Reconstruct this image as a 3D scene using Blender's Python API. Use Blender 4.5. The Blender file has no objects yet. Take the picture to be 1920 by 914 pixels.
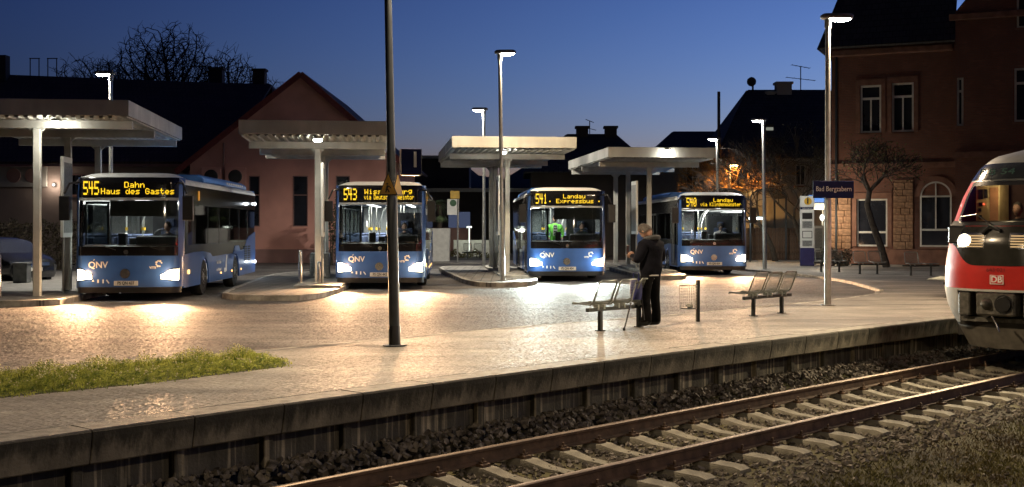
import bpy, bmesh, math, random
from mathutils import Vector, Matrix
import numpy as np

random.seed(7)
PI = math.pi
R = math.radians
scene = bpy.context.scene
COL = scene.collection

# ------------------------------------------------------------------ camera, sky, exposure
cam_d = bpy.data.cameras.new('camera')
cam = bpy.data.objects.new('camera', cam_d)
COL.objects.link(cam)
cam.location = (0, 0, 1.74)
cam.rotation_euler = (PI / 2, 0, 0)
cam_d.sensor_width = 36
cam_d.lens = 42.19
cam_d.shift_y = -29 / 1920
cam_d.clip_start = 0.1
cam_d.clip_end = 3000
scene.camera = cam

world = bpy.data.worlds.new('World')
scene.world = world
world.use_nodes = True
wn = world.node_tree
sky = wn.nodes.new('ShaderNodeTexSky')
sky.sky_type = 'NISHITA'
sky.sun_disc = False
sky.sun_elevation = R(-5.5)      # the sun has set: blue hour
sky.sun_rotation = R(50)
sky.ozone_density = 2.8
sky.dust_density = 0.35
wn.nodes['Background'].inputs[1].default_value = 0.235
wn.links.new(sky.outputs[0], wn.nodes['Background'].inputs[0])

scene.view_settings.view_transform = 'Standard'
scene.view_settings.look = 'None'
scene.view_settings.gamma = 1
scene.view_settings.use_curve_mapping = False
scene.view_settings.exposure = 6.0   # night exposure: every lamp below is given in real, small watts

scene.cycles.max_bounces = 6
scene.cycles.transparent_max_bounces = 16
scene.cycles.sample_clamp_indirect = 0.15
scene.cycles.caustics_reflective = False
scene.cycles.caustics_refractive = False

# ------------------------------------------------------------------ materials
MATS = {}

def pmat(name, col, rough=0.6, metal=0.0, var=0.15, scale=6.0, bump=0.0, bscale=40.0, emit=None, estr=0.0,
         col2=None, spec=0.5, stretch=None, coat=0.0, detail=4):
    """Procedural principled material: noise-mixed colour, noise bump."""
    m = bpy.data.materials.new(name)
    m.use_nodes = True
    nt = m.node_tree
    b = nt.nodes['Principled BSDF']
    b.inputs['Roughness'].default_value = rough
    b.inputs['Metallic'].default_value = metal
    b.inputs['Specular IOR Level'].default_value = spec
    b.inputs['Coat Weight'].default_value = coat
    tc = nt.nodes.new('ShaderNodeTexCoord')
    vec = tc.outputs['Object']
    if stretch:
        mp = nt.nodes.new('ShaderNodeMapping')
        mp.inputs['Scale'].default_value = stretch
        nt.links.new(vec, mp.inputs[0]); vec = mp.outputs[0]
    nz = nt.nodes.new('ShaderNodeTexNoise')
    nz.inputs['Scale'].default_value = scale
    nz.inputs['Detail'].default_value = detail
    nt.links.new(vec, nz.inputs['Vector'])
    rp = nt.nodes.new('ShaderNodeValToRGB')
    c1 = [max(0, c * (1 - var)) for c in col]
    c2 = list(col2) if col2 else [min(1, c * (1 + var)) for c in col]
    rp.color_ramp.elements[0].position = 0.36
    rp.color_ramp.elements[1].position = 0.66
    rp.color_ramp.elements[0].color = (*c1, 1)
    rp.color_ramp.elements[1].color = (*c2, 1)
    nt.links.new(nz.outputs['Fac'], rp.inputs[0])
    nt.links.new(rp.outputs[0], b.inputs['Base Color'])
    if bump:
        n2 = nt.nodes.new('ShaderNodeTexNoise')
        n2.inputs['Scale'].default_value = bscale
        n2.inputs['Detail'].default_value = 5
        nt.links.new(vec, n2.inputs['Vector'])
        bp = nt.nodes.new('ShaderNodeBump')
        bp.inputs['Strength'].default_value = bump
        bp.inputs['Distance'].default_value = 0.02
        nt.links.new(n2.outputs['Fac'], bp.inputs['Height'])
        nt.links.new(bp.outputs[0], b.inputs['Normal'])
    if emit:
        b.inputs['Emission Color'].default_value = (*emit, 1)
        b.inputs['Emission Strength'].default_value = estr
    MATS[name] = m
    return m

def glassmat(name, tint=(0.75, 0.8, 0.8), refl=0.12):
    m = bpy.data.materials.new(name)
    m.use_nodes = True
    nt = m.node_tree
    nt.nodes.remove(nt.nodes['Principled BSDF'])
    out = nt.nodes['Material Output']
    tr = nt.nodes.new('ShaderNodeBsdfTransparent'); tr.inputs[0].default_value = (*tint, 1)
    gl = nt.nodes.new('ShaderNodeBsdfGlossy'); gl.inputs['Roughness'].default_value = 0.03
    fr = nt.nodes.new('ShaderNodeFresnel'); fr.inputs[0].default_value = 1.5
    mx = nt.nodes.new('ShaderNodeMixShader')
    nt.links.new(fr.outputs[0], mx.inputs[0])
    nt.links.new(tr.outputs[0], mx.inputs[1]); nt.links.new(gl.outputs[0], mx.inputs[2])
    nt.links.new(mx.outputs[0], out.inputs[0])
    MATS[name] = m
    return m

def brickmat(name, c1, c2, mortar, bw, bh, ms=0.012, rough=0.8, bump=0.6, offset=0.5, rot=0.0, plane='xy', var=0.25):
    """Brick texture material laid in object space (plane xy or xz), coloured stones, recessed joints."""
    m = pmat(name, c1, rough=rough, var=var, scale=1.3)
    nt = m.node_tree
    b = nt.nodes['Principled BSDF']
    rp = next(n for n in nt.nodes if n.type == 'VALTORGB')
    tc = next(n for n in nt.nodes if n.type == 'TEX_COORD')
    mp = nt.nodes.new('ShaderNodeMapping')
    nt.links.new(tc.outputs['Object'], mp.inputs[0])
    mp.inputs['Rotation'].default_value = (R(-90) if plane == 'xz' else 0, 0, rot)
    bt = nt.nodes.new('ShaderNodeTexBrick')
    bt.offset = offset
    bt.inputs['Scale'].default_value = 1
    bt.inputs['Brick Width'].default_value = bw
    bt.inputs['Row Height'].default_value = bh
    bt.inputs['Mortar Size'].default_value = ms
    bt.inputs['Mortar Smooth'].default_value = 0.3
    bt.inputs['Color2'].default_value = (*c2, 1)
    bt.inputs['Mortar'].default_value = (*mortar, 1)
    nt.links.new(mp.outputs[0], bt.inputs['Vector'])
    nt.links.new(rp.outputs[0], bt.inputs['Color1'])
    nt.links.new(bt.outputs['Color'], b.inputs['Base Color'])
    n2 = nt.nodes.new('ShaderNodeTexNoise'); n2.inputs['Scale'].default_value = 25; n2.inputs['Detail'].default_value = 6
    nt.links.new(tc.outputs['Object'], n2.inputs['Vector'])
    ma = nt.nodes.new('ShaderNodeMath'); ma.operation = 'MULTIPLY_ADD'
    ma.inputs[1].default_value = -1.0
    nt.links.new(bt.outputs['Fac'], ma.inputs[0]); nt.links.new(n2.outputs['Fac'], ma.inputs[2])
    bp = nt.nodes.new('ShaderNodeBump'); bp.inputs['Strength'].default_value = bump; bp.inputs['Distance'].default_value = 0.012
    nt.links.new(ma.outputs[0], bp.inputs['Height'])
    nt.links.new(bp.outputs[0], b.inputs['Normal'])
    return m

def glitter(m, cell, k, amount=1.0):
    """Tilt the normal of small random facets: coarse chippings that catch single glints of the lamps."""
    nt = m.node_tree
    b = nt.nodes['Principled BSDF']
    tc = next(n for n in nt.nodes if n.type == 'TEX_COORD')
    vo = nt.nodes.new('ShaderNodeTexVoronoi'); vo.inputs['Scale'].default_value = 1 / cell
    nt.links.new(tc.outputs['Object'], vo.inputs['Vector'])
    sb = nt.nodes.new('ShaderNodeVectorMath'); sb.operation = 'SUBTRACT'; sb.inputs[1].default_value = (0.5, 0.5, 0.5)
    nt.links.new(vo.outputs['Color'], sb.inputs[0])
    scn = nt.nodes.new('ShaderNodeVectorMath'); scn.operation = 'MULTIPLY'; scn.inputs[1].default_value = (k, k, 0)
    nt.links.new(sb.outputs[0], scn.inputs[0])
    ge = nt.nodes.new('ShaderNodeNewGeometry')
    ad = nt.nodes.new('ShaderNodeVectorMath'); ad.operation = 'ADD'
    old = b.inputs['Normal'].links
    src = old[0].from_socket if old else ge.outputs['Normal']
    nt.links.new(src, ad.inputs[0]); nt.links.new(scn.outputs[0], ad.inputs[1])
    nm = nt.nodes.new('ShaderNodeVectorMath'); nm.operation = 'NORMALIZE'
    nt.links.new(ad.outputs[0], nm.inputs[0])
    nt.links.new(nm.outputs[0], b.inputs['Normal'])
    return m

def emat(name, col, s):
    return pmat(name, (0.02, 0.02, 0.02), emit=col, estr=s, var=0.0)

# setting
asphalt = glitter(pmat('asphalt', (0.115, 0.107, 0.098), rough=0.70, var=0.35, scale=0.45, bump=0.35, bscale=45, detail=8, spec=0.45), 0.027, 0.75)
def blotch(m, sc, rot, lo, hi):
    """large worn and darker bands (tyre tracks, patches) multiplied into the colour"""
    nt = m.node_tree; b = nt.nodes['Principled BSDF']; src = b.inputs['Base Color'].links[0].from_socket
    tc = next(n for n in nt.nodes if n.type == 'TEX_COORD')
    mp = nt.nodes.new('ShaderNodeMapping'); mp.inputs['Scale'].default_value = sc; mp.inputs['Rotation'].default_value = (0, 0, rot)
    nt.links.new(tc.outputs['Object'], mp.inputs[0])
    n = nt.nodes.new('ShaderNodeTexNoise'); n.inputs['Scale'].default_value = 1; n.inputs['Detail'].default_value = 7; n.inputs['Roughness'].default_value = .62
    nt.links.new(mp.outputs[0], n.inputs['Vector'])
    rp = nt.nodes.new('ShaderNodeValToRGB'); rp.color_ramp.elements[0].position = .38; rp.color_ramp.elements[1].position = .62
    rp.color_ramp.elements[0].color = (lo, lo, lo, 1); rp.color_ramp.elements[1].color = (hi, hi, hi, 1)
    nt.links.new(n.outputs['Fac'], rp.inputs[0])
    mx = nt.nodes.new('ShaderNodeMix'); mx.data_type = 'RGBA'; mx.blend_type = 'MULTIPLY'; mx.inputs['Factor'].default_value = 1
    nt.links.new(src, mx.inputs['A']); nt.links.new(rp.outputs[0], mx.inputs['B']); nt.links.new(mx.outputs['Result'], b.inputs['Base Color'])
    return m
blotch(asphalt, (.12, .9, 1), R(-12), .55, 1.15)
paving = glitter(brickmat('paving', (0.28, 0.26, 0.225), (0.255, 0.235, 0.205), (0.20, 0.185, 0.16), 0.21, 0.105, 0.008, rough=0.62, rot=R(46), bump=0.35), 0.026, 0.42)
blotch(paving, (.35, 1.1, 1), R(-46), .6, 1.15)
islandpave = brickmat('island_paving', (0.20, 0.185, 0.165), (0.16, 0.15, 0.13), (0.07, 0.065, 0.06), 0.32, 0.32, 0.02, rough=0.7, offset=0.0)
kerbstone = pmat('kerb_concrete', (0.30, 0.285, 0.25), rough=0.75, var=0.35, scale=5, bump=0.3)
def stained(name, col, dark, sc=1.6, rough=0.85):
    m = pmat(name, col, rough=rough, var=0.4, scale=sc, bump=0.5, bscale=30, col2=[min(1, c * 1.25) for c in col], detail=8)
    nt = m.node_tree
    b = nt.nodes['Principled BSDF']
    tc = next(n for n in nt.nodes if n.type == 'TEX_COORD')
    rp = next(n for n in nt.nodes if n.type == 'VALTORGB')
    mp = nt.nodes.new('ShaderNodeMapping'); mp.inputs['Scale'].default_value = (3.2, 3.2, 0.8)
    nt.links.new(tc.outputs['Object'], mp.inputs[0])
    n = nt.nodes.new('ShaderNodeTexNoise'); n.inputs['Scale'].default_value = 1.2; n.inputs['Detail'].default_value = 6
    nt.links.new(mp.outputs[0], n.inputs['Vector'])
    r2 = nt.nodes.new('ShaderNodeValToRGB'); r2.color_ramp.elements[0].position = 0.32; r2.color_ramp.elements[1].position = 0.72
    nt.links.new(n.outputs['Fac'], r2.inputs[0])
    mx = nt.nodes.new('ShaderNodeMix'); mx.data_type = 'RGBA'
    mx.inputs['A'].default_value = (*dark, 1)
    nt.links.new(r2.outputs[0], mx.inputs['Factor']); nt.links.new(rp.outputs[0], mx.inputs['B'])
    nt.links.new(mx.outputs['Result'], b.inputs['Base Color'])
    return m
concrete = stained('stained_concrete', (0.19, 0.175, 0.145), (0.06, 0.056, 0.045))
def slab_stain(m):
    """algae grown down from the top edge of the precast slabs, ragged lower border"""
    nt = m.node_tree; b = nt.nodes['Principled BSDF']; src = b.inputs['Base Color'].links[0].from_socket
    ge = nt.nodes.new('ShaderNodeNewGeometry'); sep = nt.nodes.new('ShaderNodeSeparateXYZ'); nt.links.new(ge.outputs['Position'], sep.inputs[0])
    mp = nt.nodes.new('ShaderNodeMapping'); mp.inputs['Scale'].default_value = (5, 5, 1.5); nt.links.new(ge.outputs['Position'], mp.inputs[0])
    n = nt.nodes.new('ShaderNodeTexNoise'); n.inputs['Scale'].default_value = 1.5; n.inputs['Detail'].default_value = 9; n.inputs['Roughness'].default_value = .7
    nt.links.new(mp.outputs[0], n.inputs['Vector'])
    a = nt.nodes.new('ShaderNodeMath'); a.operation = 'MULTIPLY_ADD'; a.inputs[1].default_value = .75; nt.links.new(n.outputs['Fac'], a.inputs[0]); nt.links.new(sep.outputs['Z'], a.inputs[2])
    rp = nt.nodes.new('ShaderNodeValToRGB'); rp.color_ramp.elements[0].position = .20; rp.color_ramp.elements[1].position = .34
    rp.color_ramp.elements[0].color = (1.25, 1.22, 1.1, 1); rp.color_ramp.elements[1].color = (.33, .33, .28, 1)
    nt.links.new(a.outputs[0], rp.inputs[0])
    mx = nt.nodes.new('ShaderNodeMix'); mx.data_type = 'RGBA'; mx.blend_type = 'MULTIPLY'; mx.inputs['Factor'].default_value = 1
    nt.links.new(src, mx.inputs['A']); nt.links.new(rp.outputs[0], mx.inputs['B']); nt.links.new(mx.outputs['Result'], b.inputs['Base Color'])
slab_stain(concrete)
concrete2 = stained('streaked_concrete', (0.20, 0.185, 0.15), (0.09, 0.085, 0.065))
def lime_streaks(m):
    nt = m.node_tree; b = nt.nodes['Principled BSDF']; src = b.inputs['Base Color'].links[0].from_socket
    ge = nt.nodes.new('ShaderNodeNewGeometry')
    mp = nt.nodes.new('ShaderNodeMapping'); mp.inputs['Scale'].default_value = (16, 16, .55); nt.links.new(ge.outputs['Position'], mp.inputs[0])
    n = nt.nodes.new('ShaderNodeTexNoise'); n.inputs['Scale'].default_value = 1; n.inputs['Detail'].default_value = 3; nt.links.new(mp.outputs[0], n.inputs['Vector'])
    rp = nt.nodes.new('ShaderNodeValToRGB'); rp.color_ramp.elements[0].position = .52; rp.color_ramp.elements[1].position = .66
    rp.color_ramp.elements[0].color = (.8, .8, .8, 1); rp.color_ramp.elements[1].color = (3.4, 3.2, 2.9, 1)
    nt.links.new(n.outputs['Fac'], rp.inputs[0])
    mx = nt.nodes.new('ShaderNodeMix'); mx.data_type = 'RGBA'; mx.blend_type = 'MULTIPLY'; mx.inputs['Factor'].default_value = 1
    nt.links.new(src, mx.inputs['A']); nt.links.new(rp.outputs[0], mx.inputs['B']); nt.links.new(mx.outputs['Result'], b.inputs['Base Color'])
lime_streaks(concrete2)
edgetop = pmat('platform_edge_top', (0.26, 0.245, 0.21), rough=0.7, var=0.3, scale=7, bump=0.3)
sleeper_m = pmat('sleeper_concrete', (0.23, 0.215, 0.165), rough=0.85, var=0.3, scale=5, bump=0.5, bscale=60)
rail_rust = pmat('rail_rust', (0.125, 0.078, 0.048), rough=0.8, metal=0.25, var=0.3, scale=8, bump=0.2)
rail_top = pmat('rail_running_surface', (0.20, 0.155, 0.115), rough=0.5, metal=0.7, var=0.15, scale=5)
stone_m = pmat('ballast_stone', (0.13, 0.112, 0.088), rough=0.95, var=0.6, scale=9, col2=(0.27, 0.24, 0.195), bump=0.3)
soil = pmat('trackside_soil', (0.06, 0.046, 0.02), rough=0.95, col2=(0.095, 0.085, 0.025), var=0.5, scale=1.1, bump=0.8, bscale=25, detail=8)
grass_m = pmat('weed_green', (0.20, 0.33, 0.045), rough=0.6, var=0.6, scale=9, col2=(0.60, 0.62, 0.14))
def translucent(m, f):
    nt = m.node_tree; b = nt.nodes['Principled BSDF']; out = nt.nodes['Material Output']
    rp = next(n for n in nt.nodes if n.type == 'VALTORGB')
    tl = nt.nodes.new('ShaderNodeBsdfTranslucent'); mx = nt.nodes.new('ShaderNodeMixShader'); mx.inputs[0].default_value = f
    nt.links.new(rp.outputs[0], tl.inputs[0]); nt.links.new(b.outputs[0], mx.inputs[1]); nt.links.new(tl.outputs[0], mx.inputs[2]); nt.links.new(mx.outputs[0], out.inputs[0])
translucent(grass_m, .45)
moss_m = pmat('dry_grass', (0.13, 0.085, 0.028), rough=0.8, var=0.35, scale=0.7, col2=(0.15, 0.155, 0.035))
farland = pmat('far_ground', (0.05, 0.045, 0.04), rough=0.9, var=0.3, scale=0.1)
hill_m = pmat('wooded_hill', (0.012, 0.014, 0.012), rough=1, var=0.5, scale=0.08)
# things
galv = pmat('galvanised_steel', (0.34, 0.34, 0.32), rough=0.45, metal=0.55, var=0.12, scale=9)
darkpole = pmat('painted_pole_grey', (0.042, 0.05, 0.058), rough=0.45, metal=0.3, var=0.12, scale=6)
canopyw = pmat('canopy_white_paint', (0.47, 0.46, 0.41), rough=0.6, var=0.14, scale=2.2, bump=0.05)
fascia_m = stained('canopy_fascia', (0.42, 0.42, 0.39), (0.34, 0.34, 0.31), sc=0.8, rough=0.6)
lamphead = pmat('lamp_housing', (0.17, 0.16, 0.15), rough=0.5, metal=0.3)
lampled = emat('lamp_lens_white', (1.0, 0.97, 0.86), 3.0)
lampsod = emat('lamp_lens_sodium', (1.0, 0.55, 0.16), 1.2)
blue = pmat('bus_blue_paint', (0.04, 0.115, 0.36), rough=0.32, var=0.22, scale=1.1, coat=0.6)
bluelt = pmat('bus_roof_blue', (0.07, 0.22, 0.58), rough=0.35, var=0.08, scale=2, coat=0.4)
black = pmat('black_plastic', (0.012, 0.012, 0.013), rough=0.35, var=0.2)
blackgl = pmat('black_gloss', (0.008, 0.008, 0.009), rough=0.12, var=0.1)
tyre_m = pmat('tyre_rubber', (0.018, 0.018, 0.018), rough=0.85, var=0.2)
rim_m = pmat('wheel_rim', (0.35, 0.35, 0.35), rough=0.4, metal=0.7)
roofw = pmat('bus_roof_white', (0.55, 0.56, 0.55), rough=0.5, var=0.08)
white_p = pmat('white_print', (0.78, 0.78, 0.76), rough=0.5, var=0.04)
chrome = pmat('chrome', (0.6, 0.6, 0.6), rough=0.2, metal=1.0, var=0.05)
glass = glassmat('window_glass', (0.72, 0.76, 0.76))
glassdk = glassmat('tinted_glass', (0.62, 0.66, 0.67))
led_y = emat('amber_led', (1.0, 0.60, 0.015), 0.024)
head_w = emat('headlamp_warm', (1.0, 0.78, 0.50), 0.55)
head_c = emat('headlamp_white', (0.90, 1.0, 0.92), 0.55)
marker_w = emat('side_marker_lit', (0.85, 0.92, 1.0), 0.10)
marker_o = emat('side_marker_amber', (1.0, 0.5, 0.15), 0.06)
ceil_l = emat('bus_ceiling_strip', (1.0, 0.97, 0.9), 0.16)
intgrey = pmat('bus_interior_grey', (0.32, 0.33, 0.33), rough=0.7, var=0.1)
intdark = pmat('bus_interior_dark', (0.045, 0.045, 0.05), rough=0.7, var=0.2)
seat_b = pmat('bus_seat_fabric', (0.07, 0.09, 0.16), rough=0.9, var=0.4, scale=30)
yellow = pmat('yellow_grip', (0.75, 0.45, 0.03), rough=0.5, var=0.08)
plate_m = pmat('number_plate', (0.62, 0.62, 0.58), rough=0.5, var=0.05)
blind_m = pmat('sun_blind', (0.075, 0.075, 0.075), rough=0.9, var=0.1)
grille_m = pmat('side_grille', (0.02, 0.025, 0.035), rough=0.6)
red = pmat('train_red', (0.58, 0.022, 0.018), rough=0.42, var=0.06, coat=0.15)
trainw = pmat('train_light_grey', (0.55, 0.55, 0.52), rough=0.35, var=0.08, coat=0.3)
trainroof = pmat('train_roof_grey', (0.16, 0.17, 0.165), rough=0.4, var=0.12)
traindk = pmat('train_underframe', (0.025, 0.023, 0.02), rough=0.7, var=0.35)
coupler_m = pmat('coupler_steel', (0.12, 0.115, 0.10), rough=0.55, metal=0.4, var=0.35, scale=14)
skirt_m = pmat('train_skirt', (0.13, 0.12, 0.10), rough=0.6, var=0.25)
plaster_r = pmat('pink_plaster', (0.62, 0.31, 0.25), rough=0.9, var=0.16, scale=0.5, bump=0.15, bscale=15)
plaster_d = pmat('plinth_plaster', (0.25, 0.14, 0.125), rough=0.9, var=0.15, scale=0.8)
plaster_l = pmat('beige_plaster', (0.26, 0.20, 0.17), rough=0.9, var=0.12, scale=0.5)
plaster_w = pmat('pale_plaster', (0.36, 0.34, 0.30), rough=0.9, var=0.12, scale=0.5)
tile_d = brickmat('dark_roof_tiles', (0.085, 0.052, 0.044), (0.066, 0.042, 0.037), (0.028, 0.019, 0.018), 0.25, 0.33, 0.02)
verge = pmat('verge_board_red', (0.17, 0.035, 0.028), rough=0.7, var=0.15)
slate = brickmat('slate_roof', (0.036, 0.036, 0.038), (0.05, 0.05, 0.052), (0.008, 0.008, 0.008), 0.3, 0.22, 0.015)
brickr = brickmat('red_brickwork', (0.19, 0.072, 0.044), (0.15, 0.058, 0.038), (0.12, 0.08, 0.06), 0.25, 0.078, 0.010, plane='xz')
sandst = pmat('sandstone_block', (0.25, 0.145, 0.085), rough=0.9, var=0.3, scale=3, bump=0.9, bscale=9)
sandtrim = pmat('sandstone_trim', (0.19, 0.095, 0.065), rough=0.9, var=0.2, scale=3, bump=0.4)
winframe = pmat('white_window_frame', (0.55, 0.54, 0.50), rough=0.6, var=0.06)
pane_dk = pmat('dark_window_pane', (0.022, 0.024, 0.032), rough=0.06, var=0.25, scale=0.7, spec=0.8)
pane_lit = emat('lit_window_pane', (0.85, 0.9, 0.8), 0.006)
pane_blue = emat('bluish_lit_pane', (0.35, 0.45, 0.8), 0.0022)
darkhouse = pmat('dark_render', (0.06, 0.052, 0.046), rough=0.9, var=0.2, scale=0.6)
bark = pmat('bark', (0.05, 0.038, 0.028), rough=0.95, var=0.4, scale=8, bump=0.6, bscale=20)
twig = pmat('twig', (0.035, 0.027, 0.022), rough=0.95, var=0.3)
twig_o = pmat('willow_twig', (0.30, 0.16, 0.05), rough=0.8, var=0.3)
leaf_y = pmat('sparse_leaf', (0.14, 0.13, 0.05), rough=0.7, var=0.4, scale=4)
leaf_h = pmat('hedge_leaf', (0.07, 0.055, 0.03), rough=0.8, var=0.5, scale=3)
palm_m = pmat('palm_leaf', (0.09, 0.14, 0.05), rough=0.6, var=0.3)
sign_blue = pmat('sign_dark_blue', (0.006, 0.011, 0.06), rough=0.7, var=0.1, spec=0.2)
sign_white = pmat('sign_white', (0.66, 0.66, 0.62), rough=0.5, var=0.05)
sign_yel = pmat('warning_yellow', (0.52, 0.30, 0.05), rough=0.5, var=0.12)
sign_blk = pmat('print_black', (0.012, 0.012, 0.012), rough=0.5)
sign_grey = pmat('print_grey', (0.25, 0.26, 0.25), rough=0.6, var=0.2, scale=20)
hst_yel = pmat('stop_sign_yellow', (0.6, 0.36, 0.03), rough=0.5)
wood_d = pmat('fence_wood', (0.11, 0.065, 0.04), rough=0.85, var=0.35, scale=4, bump=0.3)
skin_m = pmat('skin', (0.42, 0.25, 0.18), rough=0.6, var=0.1)
hair_m = pmat('hair_dark', (0.03, 0.022, 0.018), rough=0.7, var=0.3, scale=40, bump=0.5)
hair_g = pmat('hair_grey_brown', (0.06, 0.05, 0.042), rough=0.7, var=0.4, scale=40, bump=0.5)
jacket_m = pmat('jacket_navy', (0.007, 0.0075, 0.012), rough=0.9, var=0.3, scale=5, bump=0.6, bscale=9, spec=0.1)
trous_m = pmat('trousers_black', (0.010, 0.010, 0.011), rough=0.9, var=0.3, scale=5, bump=0.6, bscale=10, spec=0.1)
hood_m = pmat('hood_grey', (0.06, 0.06, 0.062), rough=0.95, var=0.3, scale=12, bump=0.4)
shoe_m = pmat('shoe_black', (0.012, 0.012, 0.012), rough=0.5)
green_j = pmat('green_jacket', (0.22, 0.75, 0.10), rough=0.8, var=0.15)
white_sh = pmat('pale_shirt', (0.5, 0.48, 0.46), rough=0.85, var=0.1)
dark_sh = pmat('dark_shirt', (0.03, 0.03, 0.035), rough=0.85, var=0.2)
bag_blue = pmat('blue_bag', (0.03, 0.035, 0.16), rough=0.6, var=0.25)
bench_m = pmat('bench_grey_green', (0.26, 0.28, 0.26), rough=0.35, metal=0.6, var=0.1)
bench_d = pmat('bench_leg_dark', (0.035, 0.04, 0.04), rough=0.5, metal=0.3)
blossom_m = pmat('weed_blossom', (0.62, 0.55, 0.22), rough=0.7, var=0.25, scale=8, col2=(0.75, 0.72, 0.5))
paper_m = pmat('paper_litter', (0.6, 0.58, 0.52), rough=0.8)
stainless = pmat('stainless_tube', (0.55, 0.54, 0.5), rough=0.25, metal=0.95, var=0.06)
carpaint = pmat('car_black_paint', (0.012, 0.012, 0.015), rough=0.2, var=0.1, coat=0.8)
pot_m = pmat('white_planter', (0.6, 0.59, 0.55), rough=0.7, var=0.08)

# ------------------------------------------------------------------ mesh helpers
class MB:
    """Collects faces for ONE mesh object."""
    def __init__(s):
        s.v = []; s.f = []; s.mi = []; s.cur = 0
    def add(s, vs, fs):
        o = len(s.v)
        s.v.extend([tuple(p) for p in vs])
        for f in fs:
            s.f.append([i + o for i in f]); s.mi.append(s.cur)
        return s
    def box(s, x0, x1, y0, y1, z0, z1, M=None):
        vs = [Vector(p) for p in ((x0, y0, z0), (x1, y0, z0), (x1, y1, z0), (x0, y1, z0), (x0, y0, z1), (x1, y0, z1), (x1, y1, z1), (x0, y1, z1))]
        if M is not None: vs = [M @ p for p in vs]
        return s.add(vs, [(3, 2, 1, 0), (4, 5, 6, 7), (0, 1, 5, 4), (1, 2, 6, 5), (2, 3, 7, 6), (3, 0, 4, 7)])
    def bar(s, p, q, r, n=8, r2=None, cap=True):
        p = Vector(p); q = Vector(q); d = (q - p)
        if d.length < 1e-6: return s
        d.normalize()
        a = d.orthogonal().normalized(); b = d.cross(a)
        r2 = r if r2 is None else r2
        vs = []
        for c, rr in ((p, r), (q, r2)):
            for k in range(n):
                t = 2 * PI * k / n
                vs.append(c + a * (rr * math.cos(t)) + b * (rr * math.sin(t)))
        fs = [(k, (k + 1) % n, n + (k + 1) % n, n + k) for k in range(n)]
        if cap: fs += [tuple(range(n - 1, -1, -1)), tuple(range(n, 2 * n))]
        return s.add(vs, fs)
    def tube(s, path, r, n=8, closed=False, cap=True):
        path = [Vector(p) for p in path]
        m = len(path); rings = []
        prev = None
        for i, p in enumerate(path):
            if closed: d = path[(i + 1) % m] - path[i - 1]
            else: d = path[min(i + 1, m - 1)] - path[max(i - 1, 0)]
            d.normalize()
            if prev is None: a = d.orthogonal().normalized()
            else:
                a = prev - d * prev.dot(d)
                a = a.normalized() if a.length > 1e-6 else d.orthogonal().normalized()
            prev = a; b = d.cross(a)
            rr = r[i] if isinstance(r, (list, tuple)) else r
            rings.append([p + a * (rr * math.cos(2 * PI * k / n)) + b * (rr * math.sin(2 * PI * k / n)) for k in range(n)])
        vs = [q for ring in rings for q in ring]
        fs = []
        for i in range(m if closed else m - 1):
            j = (i + 1) % m
            for k in range(n):
                fs.append((i * n + k, i * n + (k + 1) % n, j * n + (k + 1) % n, j * n + k))
        if not closed and cap:
            fs += [tuple(range(n - 1, -1, -1)), tuple(range((m - 1) * n, m * n))]
        return s.add(vs, fs)
    def lathe(s, prof, c=(0, 0, 0), n=16, axis='z'):
        vs = []; m = len(prof)
        for (r, h) in prof:
            for k in range(n):
                t = 2 * PI * k / n
                x, y, z = r * math.cos(t), r * math.sin(t), h
                if axis == 'x': x, y, z = h, r * math.cos(t), r * math.sin(t)
                if axis == 'y': x, y, z = r * math.cos(t), h, r * math.sin(t)
                vs.append((c[0] + x, c[1] + y, c[2] + z))
        fs = []
        for i in range(m - 1):
            for k in range(n):
                fs.append((i * n + k, i * n + (k + 1) % n, (i + 1) * n + (k + 1) % n, (i + 1) * n + k))
        fs += [tuple(range(n - 1, -1, -1)), tuple(range((m - 1) * n, m * n))]
        return s.add(vs, fs)
    def prism(s, poly, z0, z1, f=None):
        """poly in 2D, extruded; f maps (u, v, h) to 3D (default xy plane, z height)."""
        f = f or (lambda u, v, h: (u, v, h))
        n = len(poly)
        vs = [f(u, v, z0) for u, v in poly] + [f(u, v, z1) for u, v in poly]
        fs = [tuple(range(n - 1, -1, -1)), tuple(range(n, 2 * n))] + [(k, (k + 1) % n, n + (k + 1) % n, n + k) for k in range(n)]
        return s.add(vs, fs)
    def grid(s, fn, nu, nv, thick=None):
        """surface fn(u,v) with u,v in 0..1; thick = offset vector gives it a back."""
        W = nu + 1
        vs = [Vector(fn(i / nu, j / nv)) for j in range(nv + 1) for i in range(W)]
        fs = [(j * W + i, j * W + i + 1, (j + 1) * W + i + 1, (j + 1) * W + i) for j in range(nv) for i in range(nu)]
        if thick is not None:
            t = Vector(thick); N = len(vs)
            vs += [p + t for p in vs]
            fs += [tuple(reversed([q + N for q in f])) for f in fs]
            rim = [i for i in range(W)] + [j * W + nu for j in range(1, nv + 1)] + [nv * W + i for i in range(nu - 1, -1, -1)] + [j * W for j in range(nv - 1, 0, -1)]
            for a, b in zip(rim, rim[1:] + rim[:1]):
                fs.append((b, a, a + N, b + N))
        return s.add(vs, fs)
    def ico(s, c, r, jit=0.0, sub=1, sc=(1, 1, 1), rnd=random):
        bm = bmesh.new(); bmesh.ops.create_icosphere(bm, subdivisions=sub, radius=r)
        vs = [Vector((p.co.x * sc[0] * (1 + rnd.uniform(-jit, jit)) + c[0], p.co.y * sc[1] * (1 + rnd.uniform(-jit, jit)) + c[1], p.co.z * sc[2] * (1 + rnd.uniform(-jit, jit)) + c[2])) for p in bm.verts]
        bm.verts.index_update()
        fs = [tuple(v.index for v in f.verts) for f in bm.faces]
        bm.free()
        return s.add(vs, fs)
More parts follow.
